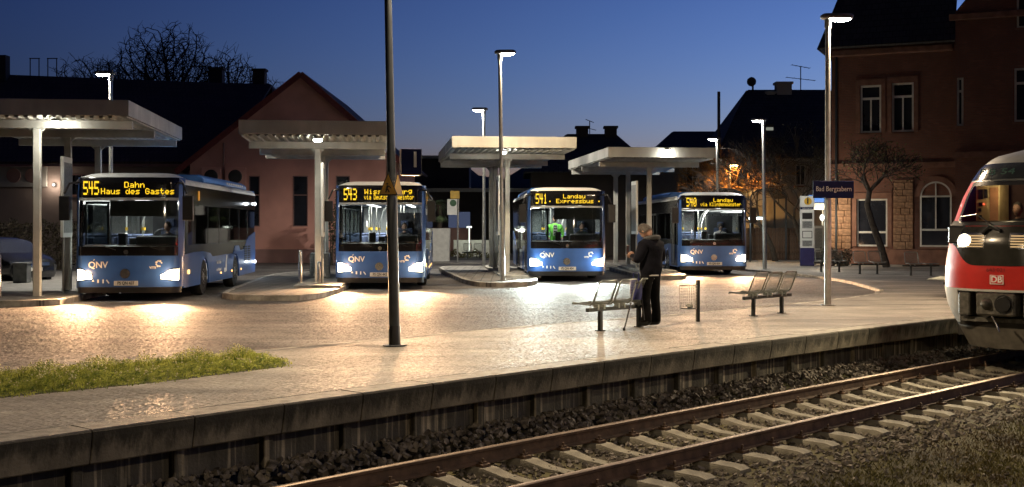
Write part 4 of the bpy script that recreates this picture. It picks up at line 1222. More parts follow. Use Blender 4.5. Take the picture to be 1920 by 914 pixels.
def make_bus(x, y, yaw, label, number, line1, line2, dx2, headmat, headcol, headw, plate, blind, dx1=.0205, l1x=None, rear_lights=False, interior=1.0, dim=1.0):
    t = thing('city_bus', (x, y, 0), yaw, label, 'bus', 'blue buses waiting at the bus station')
    # --- lower front
    bpart('front_panel', 'fp', lambda: fpatch(-BW, BW, .34, 1.08, nx=30, nz=8), blue, t, True)
    bpart('bumper', 'bump', lambda: fpatch(-BW + .05, BW - .05, .20, .337, .0, nx=24, nz=3), black, t, True)
    bpart('scuttle', 'scut', lambda: fpatch(-BW + .10, BW - .10, 1.083, 1.30, -.004, nx=24, nz=3), blackgl, t, True)
    ws = bpart('windscreen', 'ws', lambda: fpatch(-BW + .11, BW - .11, 1.303, 2.40, -.012, nx=28, nz=6, th=.006), glass, t, True)
    bpart('screen_header', 'hdr', lambda: fpatch(-BW + .10, BW - .10, 2.402, 2.46, -.006, nx=24, nz=2), intgrey, t, True)
    dp = bpart('display_panel', 'dp', lambda: fpatch(-BW + .10, BW - .10, 2.463, 2.95, -.002, nx=26, nz=6), blackgl, t, True)
    for s in (-1, 1):
        bpart('corner_pillar', 'pil%d' % s, lambda: fpatch(s * BW, s * (BW - .098), 1.083, 2.95, .003, nx=8, nz=14), blue, t, True)
    bpart('roof_cap', 'cap', lambda: MB().grid(lambda u, v: ((u * 2 - 1) * (BW - .06) * (1 - .03 * v), bfront((u * 2 - 1) * (BW - .06), 2.95) + .5 * v, 2.953 + .12 * math.sin(v * PI / 2) * (1 - abs(u * 2 - 1) ** 8) ), 24, 8), roofw, t, True)
    # destination text
    m = MB()
    yy = bfront(0, 2.7) - .012
    led_text(m, number, -1.02, 2.53, .0215, .0232, 2, yy)
    w1 = len(line1) * 6 * dx1; w2 = len(line2) * 6 * dx2; cx = .24
    led_text(m, line1, (l1x if l1x is not None else cx - w1 / 2), 2.70, dx1, .0200, 1, yy)
    led_text(m, line2, cx - w2 / 2 + .02, 2.545, dx2, .0200, 1, yy)
    m.build('destination_text', led_y, dp, fix=False)['kind'] = 'stuff'
    # lettering and emblems
    z = .86; text('operator_lettering', 'QNV', .21, white_p, t, (-.66, bfront(-.66, z) - .010, z), bold=.004, rot=(PI / 2, 0, R(-3)))
    MB().prism([(-.78, .965), (-.755, .965), (-.735, 1.0), (-.76, 1.0)], bfront(-.76, .98) - .008, bfront(-.76, .98) - .004, lambda u, v, h: (u, h, v)).build('lettering_tick', white_p, t)
    text('network_lettering', 'vrn', .115, white_p, t, (.62, bfront(.62, .8) - .010, .81), bold=.003, rot=(PI / 2, 0, R(3)))
    m = MB(); yb = bfront(.78, .9) - .012
    for k in range(7):
        a = 2 * PI * k / 8 + .3
        m.lathe([(.002, -.003), (.02 + .008 * (k % 2), -.003), (.02, .003), (.002, .003)], (.765 + .065 * math.cos(a), yb, .895 + .065 * math.sin(a)), 8, 'y')
    m.build('network_emblem', white_p, t)
    m = MB(); yb = bfront(0, .66)
    m.lathe([(.004, -.022), (.105, -.020), (.115, -.004), (.115, 0.0)], (-.02, yb, .66), 24, 'y'); em = m.build('emblem_disc', blackgl, t, smooth=True)
    m = MB()
    m.lathe([(.100, -.026), (.114, -.026), (.114, -.02), (.100, -.02)], (-.02, yb, .66), 28, 'y')
    for k in range(3):
        a = PI / 2 + k * 2 * PI / 3; c, s_ = math.cos(a), math.sin(a)
        m.prism([(-.02 + .1 * c, .66 + .1 * s_), (-.02 - .014 * s_, .66 + .014 * c), (-.02 + .014 * s_, .66 - .014 * c)], yb - .03, yb - .023, lambda u, v, h: (u, h, v))
    m.build('emblem_star', chrome, em)
    m = MB(); yb = bfront(0, 1.18)
    m.lathe([(.045, -.01), (.055, -.01), (.055, 0), (.045, 0)], (0, yb, 1.17), 16, 'y'); m.box(-.012, .012, yb - .008, yb, 1.13, 1.21); m.build('wiper_badge', chrome, t)
    pl = MB(); pl.box(-.28, .28, bfront(.2, .42) - .022, bfront(.2, .42) - .006, .375, .487); po = pl.build('number_plate', plate_m, t, bevel=.003)
    text('plate_lettering', plate, .105, sign_blk, po, (0, bfront(.2, .42) - .0235, .432), bold=.002, sx=.82)
    m = MB(); yb = bfront(-.55, .45) - .007
    for k, xx in enumerate((-.78, -.66, -.54, -.43)):
        pts = [[(-.03, .0), (.03, .0), (.0, .05)], [(-.02, -.03), (.02, -.03), (.02, .05), (-.02, .05)], [(-.015, -.04), (.015, -.04), (.015, .05), (-.015, .05)], [(-.04, .03), (-.02, .05), (.04, -.03), (.02, -.05)]][k]
        yk = bfront(xx, .46) - .007
        m.prism([(xx + a, .47 + b) for a, b in pts], yk, yk + .004, lambda u, v, h: (u, h, v))
    m.build('bumper_pictograms', white_p, t)
    # wipers
    for (a, b) in ((-1.0, -.05), (0.02, .98)):
        m = MB(); m.tube([(a * .2 + b * .8, bfront(.3, 1.28) - .02, 1.22), ((a + b) / 2, bfront(.4, 1.33) - .03, 1.315), (a, bfront(a, 1.33) - .02, 1.33)], .010, 6); m.tube([(a - .0, bfront(a, 1.34) - .02, 1.335), (b, bfront(b, 1.36) - .022, 1.35)], .008, 5); m.build('wiper', black, t)
    # headlights
    for s in (-1, 1):
        hl = bpart('headlight', 'hl%d' % s, lambda: fpatch(s * .80, s * 1.20, .53, .70, .012, nx=10, nz=5, th=.03, ztop=lambda xx: .65 + .135 * smoothstep(.8, 1.10, abs(xx)), zbot=lambda xx: .52 - .045 * smoothstep(.8, 1.2, abs(xx))), blackgl, t, True)
        m = fpatch(s * .81, s * 1.19, .55, .69, .022, nx=8, nz=4, th=.008, ztop=lambda xx: .63 + .125 * smoothstep(.8, 1.08, abs(xx)), zbot=lambda xx: .535 - .035 * smoothstep(.8, 1.2, abs(xx)))  # glowing face widened over the whole cluster to imitate glare
        m.build('lamp', headmat, hl, smooth=True)
        light('POINT', t, (s * 1.02, bfront(1.0, .62) - .22, .64), .30, headcol, .10, name='headlight_halo_fill')  # added point light warming the bus front in place of a glare halo
        d = light('SPOT', t, (s * 1.0, bfront(1.0, .62) - .12, .625), headw, headcol, .07, rot=(-R(91), 0, R(3 * s)), spot=R(76), blend=1.0, name='headlight_beam')
    # sides
    for s in (-1, 1):
        yoff = .40
        def side_low():
            pts = [(yoff - .02, .30)]
            def arch(c, r=.53):
                out = []
                for k in range(13):
                    a = PI - PI * k / 12
                    out.append((c + r * math.cos(a), max(.30, .42 + r * 1.05 * math.sin(a))))
                return [(c - r, .30)] + out + [(c + r, .30)]
            pts += arch(WF) + arch(WR) + [(BL - .03, .32), (BL, .45), (BL, 1.62), (BL - 1.3, 1.45), (BL - 2.0, 1.10), (WR + .75, 1.06), (WR + .5, 1.22), (WR - .1, 1.22), (WR - .4, 1.0), (WF + 1.0, .98), (WF + .7, 1.08), (WF - .2, 1.14), (1.6, 1.14), (yoff - .02, 1.10)]
            m = MB(); m.prism(pts, s * (BW - .04), s * BW, lambda u, v, h: (h, u, v)); return m
        bpart('side_panel', 'sl%d' % s, side_low, blue, t)
        bpart('window_sill_band', 'sb%d' % s, lambda: MB().box(min(s * (BW - .03), s * (BW - .012)), max(s * (BW - .03), s * (BW - .012)), yoff, BL - .02, .95, 1.32), blackgl, t)
        bpart('upper_band', 'ub%d' % s, lambda: MB().box(min(s * (BW - .035), s * (BW - .004)), max(s * (BW - .035), s * (BW - .004)), yoff, BL - .02, 2.32, 2.78), blackgl, t)
        bpart('cant_rail', 'cr%d' % s, lambda: MB().grid(lambda u, v: (s * (BW - .002 - .17 * (1 - math.cos(v * PI / 2))), yoff - .1 + (BL - yoff + .08) * u, 2.783 + .16 * math.sin(v * PI / 2)), 2, 6), roofw, t, True)
        edges = [yoff, 1.62, 3.2, 4.7, 6.2, 7.7, 9.2, BL - .02]
        for k, (a, b) in enumerate(zip(edges, edges[1:])):
            bpart('side_window', 'sw%d%d' % (s, k), lambda: MB().box(min(s * (BW - .022), s * (BW - .014)), max(s * (BW - .022), s * (BW - .014)), a + .05, b - .05, 1.322, 2.318), glassdk, t)
            bpart('window_post', 'wp%d%d' % (s, k), lambda: MB().box(min(s * (BW - .04), s * (BW - .01)), max(s * (BW - .04), s * (BW - .01)), a - .045 if k else a - .01, a + .045, 1.321, 2.319), blackgl, t)
    # door leaves on the kerb side (image left), glazed
    for k, (a, b) in enumerate(((.55, 1.12), (1.16, 1.72), (5.2, 5.85), (5.89, 6.5))):
        d = bpart('door_leaf', 'dl%d' % k, lambda: (lambda m: [m.box(-BW - .012, -BW + .02, a, a + .06, .34, 2.34), m.box(-BW - .012, -BW + .02, b - .06, b, .34, 2.34), m.box(-BW - .012, -BW + .02, a + .06, b - .06, .34, .42), m.box(-BW - .012, -BW + .02, a + .06, b - .06, 2.26, 2.34)][0])(MB()), black, t)
        bpart('door_glass', 'dg%d' % k, lambda: MB().box(-BW - .004, -BW + .004, a + .061, b - .061, .421, 2.259), glassdk, d)
    # side lettering, grilles, marker lights (right side in the picture)
    for zz, tx in ((.80, 'Bus & Bahn'), (.60, 'im Verbund')):
        text('side_lettering', tx, .13, white_p, t, (BW + .003, 4.6, zz), rot=(PI / 2, 0, PI / 2))
    m = MB(); m.prism([(5.55, .52), (5.72, .52), (5.66, .75), (5.8, .95), (5.7, .98), (5.56, .76)], BW + .001, BW + .005, lambda u, v, h: (h, u, v)); m.box(BW + .001, BW + .005, 5.35, 5.6, .5, .62); m.build('side_emblem', white_p, t)
    for a in (8.55, 9.15):
        m = MB()
        for k in range(7): m.box(BW + .001, BW + .012, a, a + .42, .72 + k * .07, .77 + k * .07)
        m.build('engine_grille', grille_m, t)
    m = MB(); m.box(BW + .001, BW + .01, 1.95, 2.1, 2.44, 2.68); m.build('side_number', pmat('side_led_dim%s' % number, (.3, .12, .02), emit=(1, .45, .05), estr=.006), t)
    for yy_, mt in ((4.9, marker_o), (6.5, marker_o), (8.0, marker_o)):
        MB().lathe([(.035, 0), (.03, .012), (.005, .016)], (BW, yy_, .50), 10, 'x').build('side_marker', mt, t)
    MB().box(BW - .01, BW + .02, .78, .92, .62, .72).build('turn_indicator', marker_o, t)
    if rear_lights:
        for zz in (2.52, .66):
            l = MB(); l.ico((BW + .035, BL - .25, zz), .055, 0, 2, (.7, 1, 1)); l.build('work_light', marker_w, t, smooth=True)
            light('POINT', t, (BW + .25, BL - .25, zz), .05, (.85, .92, 1), .04)
    # roof, rear, floor
    bpart('roof', 'roof', lambda: MB().grid(lambda u, v: ((u * 2 - 1) * (BW - .165), .55 + (BL - .6) * v, 2.942 + .06 * (1 - (u * 2 - 1) ** 2)), 12, 2, (0, 0, -.06)), roofw, t, True)
    def aircon():
        m = MB(); w = 1.12
        prof = [(-w, 2.95), (-w * .97, 3.08), (-w * .85, 3.16), (w * .85, 3.16), (w * .97, 3.08), (w, 2.95)]
        m.prism(prof, 3.4, 9.9, lambda u, v, h: (u, h, v)); return m
    bpart('roof_cowling', 'ac', aircon, bluelt, t, bevel=.03)
    m = MB()
    for k in range(9): m.box(1.105, 1.112, 6.6 + k * .3, 6.8 + k * .3, 3.02, 3.07)
    m.build('cowling_lettering', white_p, t)
    bpart('rear_wall', 'rw', lambda: MB().box(-BW + .03, BW - .03, BL - .06, BL - .005, .35, 2.94), blue, t, bevel=.02)
    bpart('floor', 'fl', lambda: MB().box(-BW + .05, BW - .05, .5, BL - .07, .33, .37), intdark, t)
    bpart('ceiling', 'ce', lambda: MB().box(-BW + .06, BW - .06, .55, BL - .07, 2.50, 2.54), intgrey, t)
    bpart('inner_rear_panel', 'irp', lambda: MB().box(-BW + .07, BW - .07, BL - .9, BL - .85, .38, 2.49), intgrey, t)
    for s in (-1, 1):
        bpart('ceiling_light_strip', 'cls%d' % s, lambda: MB().box(s * .62 - .06, s * .62 + .06, 2.0, BL - 1.2, 2.475, 2.497), ceil_l, t)
    light('AREA', t, (0, 5.2, 2.44), 9.0 * interior, (1, .96, .88), .9, shape=6.0, name='interior_light')
    # wheels
    for (wy, nm) in ((WF, 'f'), (WR, 'r')):
        for s in (-1, 1):
            w = bpart('wheel', 'wh%d' % s, lambda: MB().lathe([(.30, s * .14), (.45, s * .14), (.475, s * .10), (.48, 0), (.475, -s * .10), (.45, -s * .14), (.30, -s * .14)], (0, 0, 0), 28, 'x'), tyre_m, t, True)
            w.location = (s * (BW - .18), wy, .48)
            rm = bpart('rim', 'rim%d' % s, lambda: BMTMP(s), rim_m, t, True)
            rm.parent = w
    # mirrors
    for s in (-1, 1):
        def mir():
            m = MB()
            m.tube([(s * (BW - .12), .25, 2.83), (s * (BW + .05), .02, 2.80), (s * (BW + .16), -.02, 2.55)], [.03, .028, .025], 8)
            m.box(min(s * (BW + .05), s * (BW + .29)), max(s * (BW + .05), s * (BW + .29)), -.02, .10, 1.92, 2.50)
            return m
        bpart('mirror', 'mi%d' % s, mir, black, t, bevel=.025)
    # cabin interior
    m = MB(); m.prism([(.22, 1.18), (.22, 1.30), (.75, 1.34), (.8, 1.18)], -1.12, 1.12, lambda u, v, h: (h, u, v)); m.build('dashboard', intgrey, t, bevel=.02)
    m = MB(); m.prism([(.42, 1.30), (.35, 1.52), (.50, 1.56), (.95, 1.40), (.95, 1.2)], .12, 1.10, lambda u, v, h: (h, u, v)); m.build('driver_console', intdark, t, bevel=.03)
    m = MB(); m.box(-.34, -.16, .55, .75, 1.3, 1.62); m.build('ticket_printer', black, t, bevel=.02)
    m = MB(); m.box(-.08, .10, .55, .7, 1.34, 1.5); m.build('cash_desk', intdark, t, bevel=.02)
    m = MB(); m.tube([(.62 + .22 * math.cos(k * PI / 10), .86 + .06 * math.sin(k * PI / 10), 1.50 + .20 * math.sin(k * PI / 10)) for k in range(20)], .015, 6, closed=True); m.bar((.62, .86, 1.5), (.62, .72, 1.35), .03, 8); m.bar((.42, .86, 1.5), (.82, .86, 1.5), .014, 6); m.build('steering_wheel', black, t)
    m = MB(); m.box(.14, 1.12, 1.95, 2.0, .4, 2.2); m.build('cab_partition', intdark, t)
    m = MB(); m.box(.38, .86, 1.45, 1.9, .85, 1.0); m.box(.38, .86, 1.78, 1.92, 1.0, 1.75); m.box(.50, .74, 1.78, 1.9, 1.76, 1.98); m.build('driver_seat', seat_b, t, bevel=.04)
    # door screen on the kerb side of the cabin
    m = MB(); m.box(-1.14, -1.10, .62, .66, .4, 2.38); m.box(-.62, -.56, .62, .68, .4, 2.38); m.box(-1.10, -.62, .62, .66, 2.32, 2.38); m.build('entrance_frame', black, t)
    MB().box(-1.099, -.621, .635, .645, .42, 2.319).build('entrance_glass', glass, t)
    # grab poles with yellow grips
    for i, (px, py) in enumerate(((-.42, 1.6), (-.15, 2.1), (.05, 2.6), (-.5, 3.6), (.42, 3.6), (-.45, 5.2), (.45, 5.2))):
        g = MB(); g.tube([(px, py, .38), (px, py, 1.9), (px + (.12 if i in (1, 2) else 0), py, 2.25), (px + (.3 if i in (1, 2) else 0), py, 2.48)], .019, 8); gp = g.build('grab_pole', white_p if i < 3 else stainless, t, smooth=True)
        MB().bar((px, py, 1.68), (px, py, 1.76), .034, 8).build('grip', yellow, gp)
    # passenger seats
    if 'seat' not in BM:
        m = MB(); m.box(-.21, .21, -.2, .22, .42, .52); m.box(-.21, .21, .17, .25, .5, 1.12); m.box(-.16, .16, .18, .24, 1.12, 1.2); m.box(-.05, .05, -.05, .05, 0, .42)
        o = m.build('passenger_seat', seat_b, t, bevel=.03); BM['seat'] = o.data; bpy.data.objects.remove(o)
    for sx in (-.92, -.45, .45, .92):
        for k, sy in enumerate((3.1, 4.0, 5.0, 6.6, 7.4, 8.2, 9.0)):
            if sx < 0 and 4.6 < sy < 6.0: continue
            share('passenger_seat', BM['seat'], t, (sx, sy, .38))
    MB().box(-.42, -.30, .8, .86, 2.40, 2.47).build('cab_lamp', emat('cab_lamp%s' % number, (1, 1, 1), .05 * dim), t)
    light('POINT', t, (-.36, .9, 2.28), .6 * interior, (1, .97, .9), .06, name='cab_light')
    if blind:
        m = MB()
        m.grid(lambda u, v: (-.42 + 1.56 * u, bfront(-.42 + 1.56 * u, 2.3) + .08, 2.02 + .38 * v), 8, 2, (0, .006, 0)); bl = m.build('sun_blind', blind_m, t)
        m = MB()
        for sx, cx_ in ((1, .02), (-1, .82)):
            yk = bfront(cx_, 2.2) + .07
            m.tube([(cx_ - sx * .28, yk, 2.38), (cx_, yk, 2.21), (cx_ - sx * .28, yk, 2.04)], .008, 4)
        m.build('blind_chevron', black, bl)
    return t

def BMTMP(s):
    m = MB()
    m.lathe([(.03, s * .145), (.10, s * .15), (.13, s * .11), (.24, s * .05), (.29, s * .12), (.302, s * .142), (.302, -.1 * s)], (0, 0, 0), 24, 'x')
    for k in range(8):
        m.lathe([(.018, s * .10), (.018, s * .16), (.004, s * .165)], (0, .175 * math.cos(k * PI / 4), .175 * math.sin(k * PI / 4)), 8, 'x')
    return m

WARMH = (1.0, .56, .28); COOLH = (.86, 1.0, .93)
YB = R(2.6)
b1 = make_bus(-9.15, 28.45, YB, 'blue bus at the left with line 545 to Dahn', '545', 'Dahn', 'Haus des Gastes', .0193, head_w, WARMH, 62, 'PS QN 437', True, rear_lights=True, l1x=-.06)
b2 = make_bus(-3.72, 33.8, YB, 'blue bus with line 543 partly hidden by the dark lamp post', '543', 'Wissembourg', 'via Deutsches Weintor', .0112, head_w, WARMH, 62, 'PS QN 442', False, interior=1.3)
b3 = make_bus(1.79, 38.8, YB, 'blue bus with line 541 and a passenger in green inside', '541', 'Landau', '. Expressbus .', .0205, head_c, COOLH, 70, 'PS QN 434', True, l1x=-.13)
b4 = make_bus(7.44, 44.1, YB, 'blue bus at the right with line 540 behind the standing man', '540', 'Landau', 'via Klingenmünster', .0140, head_w, WARMH, 62, 'PS QN 439', False, interior=1.4, l1x=-.02)

def in_bus(b, lx, ly, lz):
    c, s = math.cos(b.rotation_euler.z), math.sin(b.rotation_euler.z)
    return (b.location.x + c * lx - s * ly, b.location.y + s * lx + c * ly, lz)
seated_person('driver in dark clothes at the wheel of the leftmost bus', in_bus(b1, .62, 1.5, .98), YB, dark_sh, hair_m, turn=R(-30))
seated_person('driver at the wheel of the bus behind the lamp post', in_bus(b2, .62, 1.5, .98), YB, dark_sh, hair_m, turn=R(15))
seated_person('bald driver in dark clothes at the wheel of the third bus', in_bus(b3, .62, 1.5, 1.0), YB, dark_sh, hair_m, turn=R(20))
seated_person('long haired driver in a pale shirt at the wheel of the rightmost bus', in_bus(b4, .55, 1.5, 1.0), YB, white_sh, hair_m, hairlen=2.0)

# passenger in green, standing inside the third bus
def standing(label, loc, rz, top, arms):
    t = thing('person', loc, rz, label, 'person', 'people inside the buses')
    V = {'pelvis': (0, 0, .95), 'waist': (0, 0, 1.1), 'chest': (0, 0, 1.32), 'neck': (0, 0, 1.47), 'nk2': (0, -.01, 1.54)}
    Rr = {'pelvis': (.155, .11), 'waist': (.15, .11), 'chest': (.18, .12), 'neck': (.075, .07), 'nk2': (.052, .052)}
    E_ = [('pelvis', 'waist'), ('waist', 'chest'), ('chest', 'neck'), ('neck', 'nk2')]
    for s, n in ((-1, 'l'), (1, 'r')):
        V.update({'sh' + n: (s * .2, 0, 1.39), 'el' + n: (s * .27, -.02, 1.12), 'wr' + n: (s * .2, -.2, 1.0), 'hip' + n: (s * .1, 0, .9), 'kn' + n: (s * .11, -.02, .5), 'an' + n: (s * .11, .02, .09), 'to' + n: (s * .12, -.14, .04)})
        Rr.update({'sh' + n: .08, 'el' + n: .055, 'wr' + n: .036, 'hip' + n: .09, 'kn' + n: .062, 'an' + n: .045, 'to' + n: .036})
        E_ += [('chest', 'sh' + n), ('sh' + n, 'el' + n), ('el' + n, 'wr' + n), ('pelvis', 'hip' + n), ('hip' + n, 'kn' + n), ('kn' + n, 'an' + n), ('an' + n, 'to' + n)]
    skin_body('body', V, E_, Rr, t, (lambda c: 1 if c.z > 1.505 else (2 if c.z < .93 else 0), [top, skin_m, dark_sh]), levels=1)
    head_mesh(t, (0, -.02, 1.65), 0, hair_m)
    for s in (-1, 1): hand(t, (s * .2, -.25, 1.0), (R(-10), 0, R(15 * s)))
    m = MB(); m.grid(lambda u, v: (-.07 + .14 * u, -.135 - .01 * math.sin(u * PI), 1.08 + .36 * v), 4, 4, (0, .008, 0)); m.build('shirt_front', white_sh, t)
    m = MB()
    for k in range(4): m.box(-.05, .05, -.152, -.147, 1.12 + k * .09, 1.15 + k * .09)
    m.build('shirt_stripes', sign_blk, t)
    return t
standing('passenger in a bright green jacket standing inside the third bus', in_bus(b3, -.30, 1.25, .40), YB, green_j, None)

# ------------------------------------------------------------------ man on the platform
man = thing('person', (2.40, 20.75, .03), R(-131), 'man in dark jacket and black tracksuit trousers standing by the bench, seen from behind', 'person')
man.scale = (1.10, 1.12, 1.0)
V = {'pelvis': (0, 0, .97), 'waist': (0, .0, 1.10), 'chest': (0, .01, 1.32), 'upper': (0, .0, 1.43), 'neck': (0, -.025, 1.52), 'nk2': (0, -.05, 1.585),
     'shl': (.19, .0, 1.41), 'ell': (.27, -.06, 1.14), 'wrl': (.13, -.27, 1.24), 'shr': (-.19, .0, 1.41), 'elr': (-.31, .02, 1.16), 'wrr': (-.10, -.22, 1.17),
     'hipl': (.10, 0, .90), 'knl': (.11, -.03, .50), 'anl': (.11, .02, .10), 'hell': (.11, .05, .045), 'tol': (.12, -.17, .04),
     'hipr': (-.10, 0, .90), 'knr': (-.115, .0, .50), 'anr': (-.12, .04, .10), 'her': (-.12, .07, .045), 'tor': (-.14, -.15, .04)}
Rr = {'pelvis': (.185, .145), 'waist': (.21, .165), 'chest': (.225, .165), 'upper': (.165, .125), 'neck': (.085, .08), 'nk2': (.058, .06),
      'shl': .105, 'ell': .080, 'wrl': .045, 'shr': .105, 'elr': .080, 'wrr': .045, 'hipl': .105, 'knl': .08, 'anl': .068, 'hell': .044, 'tol': .04, 'hipr': .105, 'knr': .08, 'anr': .068, 'her': .044, 'tor': .04}
E_ = [('pelvis', 'waist'), ('waist', 'chest'), ('chest', 'upper'), ('upper', 'neck'), ('neck', 'nk2'), ('upper', 'shl'), ('shl', 'ell'), ('ell', 'wrl'), ('upper', 'shr'), ('shr', 'elr'), ('elr', 'wrr'),
      ('pelvis', 'hipl'), ('hipl', 'knl'), ('knl', 'anl'), ('anl', 'hell'), ('anl', 'tol'), ('pelvis', 'hipr'), ('hipr', 'knr'), ('knr', 'anr'), ('anr', 'her'), ('anr', 'tor')]
def manreg(c):
    if c.z > 1.56: return 1
    if c.z < .095: return 3
    if c.z < .90: return 2
    return 0
skin_body('body', V, E_, Rr, man, (manreg, [jacket_m, skin_m, trous_m, shoe_m]), levels=2)
head_mesh(man, (0, -.10, 1.655), 0, hair_g, r=.114, tilt=R(46), hairlen=.3)
hand(man, (.09, -.31, 1.265), (R(15), 0, R(-25)))
hand(man, (-.06, -.27, 1.19), (R(15), 0, R(25)))
m = MB()   # rolled hood / scarf round the neck
m.tube([(.095 * math.cos(a) * 1.08, .02 + .095 * math.sin(a), 1.535 + .02 * math.sin(a)) for a in [2 * PI * k / 16 for k in range(16)]], .042, 8, closed=True); m.build('scarf', hood_m, man, smooth=True)
m = MB(); m.tube([(.172 * math.cos(a), .138 * math.sin(a), .895) for a in [R(-60) + R(150) * k / 14 for k in range(15)]], .013, 6); m.build('shirt_hem', white_sh, man, smooth=True)
m = MB(); m.tube([(.205, -.01, .86), (.195, -.03, .5), (.183, .01, .13)], .009, 5); m.build('trouser_stripe', hood_m, man)
m = MB(); m.box(.02, .10, -.40, -.385, 1.25, 1.41); m.build('phone', black, man, bevel=.006)

t = thing('shopping_bag', (2.13, 20.6, .52), R(20), 'dark blue bag standing on the bench beside the man', 'bag')
m = MB(); m.grid(lambda u, v: ((.085 + .02 * math.sin(v * 3)) * math.cos(u * 2 * PI), (.10 + .02 * math.sin(v * 2)) * math.sin(u * 2 * PI), .34 * v + .012 * math.sin(u * 25) * v), 20, 8); m.box(-.08, .08, -.09, .09, -.005, .004); m.build('sack', bag_blue, t, smooth=True)
m = MB(); m.tube([(-.05, 0, .33), (-.045, 0, .45), (.045, 0, .45), (.05, 0, .33)], .008, 6); m.build('handle', bag_blue, t)
t = thing('crutch', (1.93, 20.05, .03), R(10), 'pale walking crutch leaning against the bench', 'crutch')
m = MB(); m.tube([(-.06, 0, 0), (.10, .10, .50), (.19, .16, .80)], .013, 8); m.build('shaft', stainless, t, smooth=True)
m = MB(); m.tube([(.185, .155, .78), (.24, .12, .80)], .016, 8); m.build('handle', hood_m, t)
m = MB(); m.lathe([(.02, 0), (.022, .03), (.014, .05)], (-.06, 0, 0), 10); m.build('rubber_foot', hood_m, t)

# ------------------------------------------------------------------ red railcar
tp, td, tn = at_s(TP, TS, 24.2)
# find the station of the nose: plan position near x = 8.1
for ss in np.arange(15, 40, .05):
    tp, td, tn = at_s(TP, TS, ss)
    if tp.x > 8.02: break
train = thing('railcar', (tp.x, tp.y, RZ), math.atan2(td.y, td.x) - PI / 2, 'red railcar standing on the track, its front cut off by the right edge', 'train')
TW = 1.42
TZ = [0.22, 0.6, 0.9, 1.2, 1.6, 2.05, 2.45, 2.8, 3.1, 3.35, 3.55, 3.68]
NOSE = [0.46, 0.34, 0.20, 0.08, 0.0, 0.03, 0.18, 0.40, 0.64, 0.90, 1.25, 1.8]
HWID = [1.02, 1.20, 1.32, 1.32, 1.27, 1.20, 1.16, 1.12, 1.06, 1.00, 0.86, 0.5]
def tsurf(a, z, off=0.0):
    """a in -90..90 deg around the front; local -y forward"""
    n = float(np.interp(z, TZ, NOSE)); w = float(np.interp(z, TZ, HWID))
    s, c = math.sin(a), math.cos(a)
    x = (w + off) * math.copysign(abs(s) ** .9, s)
    y = n - off * c + 1.2 * (1 - abs(c) ** .85)
    return (x, y, z)
def tpatch(a0, a1, z0, z1, off, na, nz, zlo=None, zhi=None):
    m = MB()
    def fn(u, v):
        a = a0 + (a1 - a0) * u
        lo = zlo(a) if zlo else z0; hi = zhi(a) if zhi else z1
        return tsurf(a, lo + (hi - lo) * v, off)
    m.grid(fn, na, nz); return m
D90 = R(90)
def whitecut(a):  # light grey lower side flank
    return 1.24 + .50 * smoothstep(R(55), R(88), abs(a))
tpatch(-D90, D90, .62, 1.0, 0, 96, 4, zlo=lambda a: 1.20 if abs(a) < R(34) else .62 + .58 * (1 - smoothstep(R(34), R(37), abs(a))), zhi=lambda a: max(1.24, whitecut(a))).build('light_flank', trainw, train, smooth=True)
tpatch(-D90, D90, 1.0, 1.45, 0.0, 48, 8, zlo=lambda a: max(1.24, whitecut(a)), zhi=lambda a: 1.76).build('red_front', red, train, smooth=True)
def bandlo(a): return 1.64 + .34 * smoothstep(R(12), R(43), abs(a)) ** 1.6
for s in (-1, 1): tpatch(min(s * R(40), s * D90), max(s * R(40), s * D90), 1.76, 3.08, 0.0, 24, 10).build('red_pillar', red, train, smooth=True)
tpatch(-R(40), R(40), 1.76, 2.32, 0.0, 40, 4).build('red_shell', red, train, smooth=True)
# dark lamp band and windscreen sit a little proud of the shell
tpatch(-R(43), R(43), 1.4, 2.05, .012, 40, 8, zlo=bandlo, zhi=lambda a: 2.30).build('lamp_band', pmat('lamp_band_glass', (.022, .022, .018), rough=.22, var=.2), train, smooth=True)
fr = pmat('surround_black', (.03, .03, .03), rough=.25)
m = MB()
for a0, a1, z0, z1 in ((-43, -39, 2.31, 3.07), (39, 43, 2.31, 3.07), (-39, 39, 2.31, 2.37), (-39, 39, 3.0, 3.07)):
    m2 = tpatch(R(a0), R(a1), z0, z1, .014, 4 if abs(a0 - a1) < 9 else 40, 6); m.add(m2.v, m2.f)
m.build('windscreen_surround', fr, train, smooth=True)
m = tpatch(-R(39), R(39), 2.37, 3.0, .010, 60, 10); wsc = m.build('windscreen', glassmat('cab_glass', (.55, .55, .52)), train, smooth=True)
m = MB(); m.box(-1.0, 1.0, 1.75, 1.8, 1.9, 3.1); m.build('cab_rear_wall', pmat('cab_wall', (.16, .09, .08), rough=.8), train)
m = MB(); m.prism([(.25, 2.30), (.45, 2.40), (1.0, 2.32), (1.0, 2.0), (.25, 2.0)], -.95, .95, lambda u, v, h: (h, u, v)); m.build('cab_desk', black, train, bevel=.03)
tpatch(-D90, D90, 3.08, 3.68, 0.0, 48, 10).build('roof_dome', trainroof, train, smooth=True)
tpatch(-R(58), R(58), 3.11, 3.40, .008, 30, 4).build('display_window', pmat('display_black', (.03, .034, .034), rough=.12), train, smooth=True)
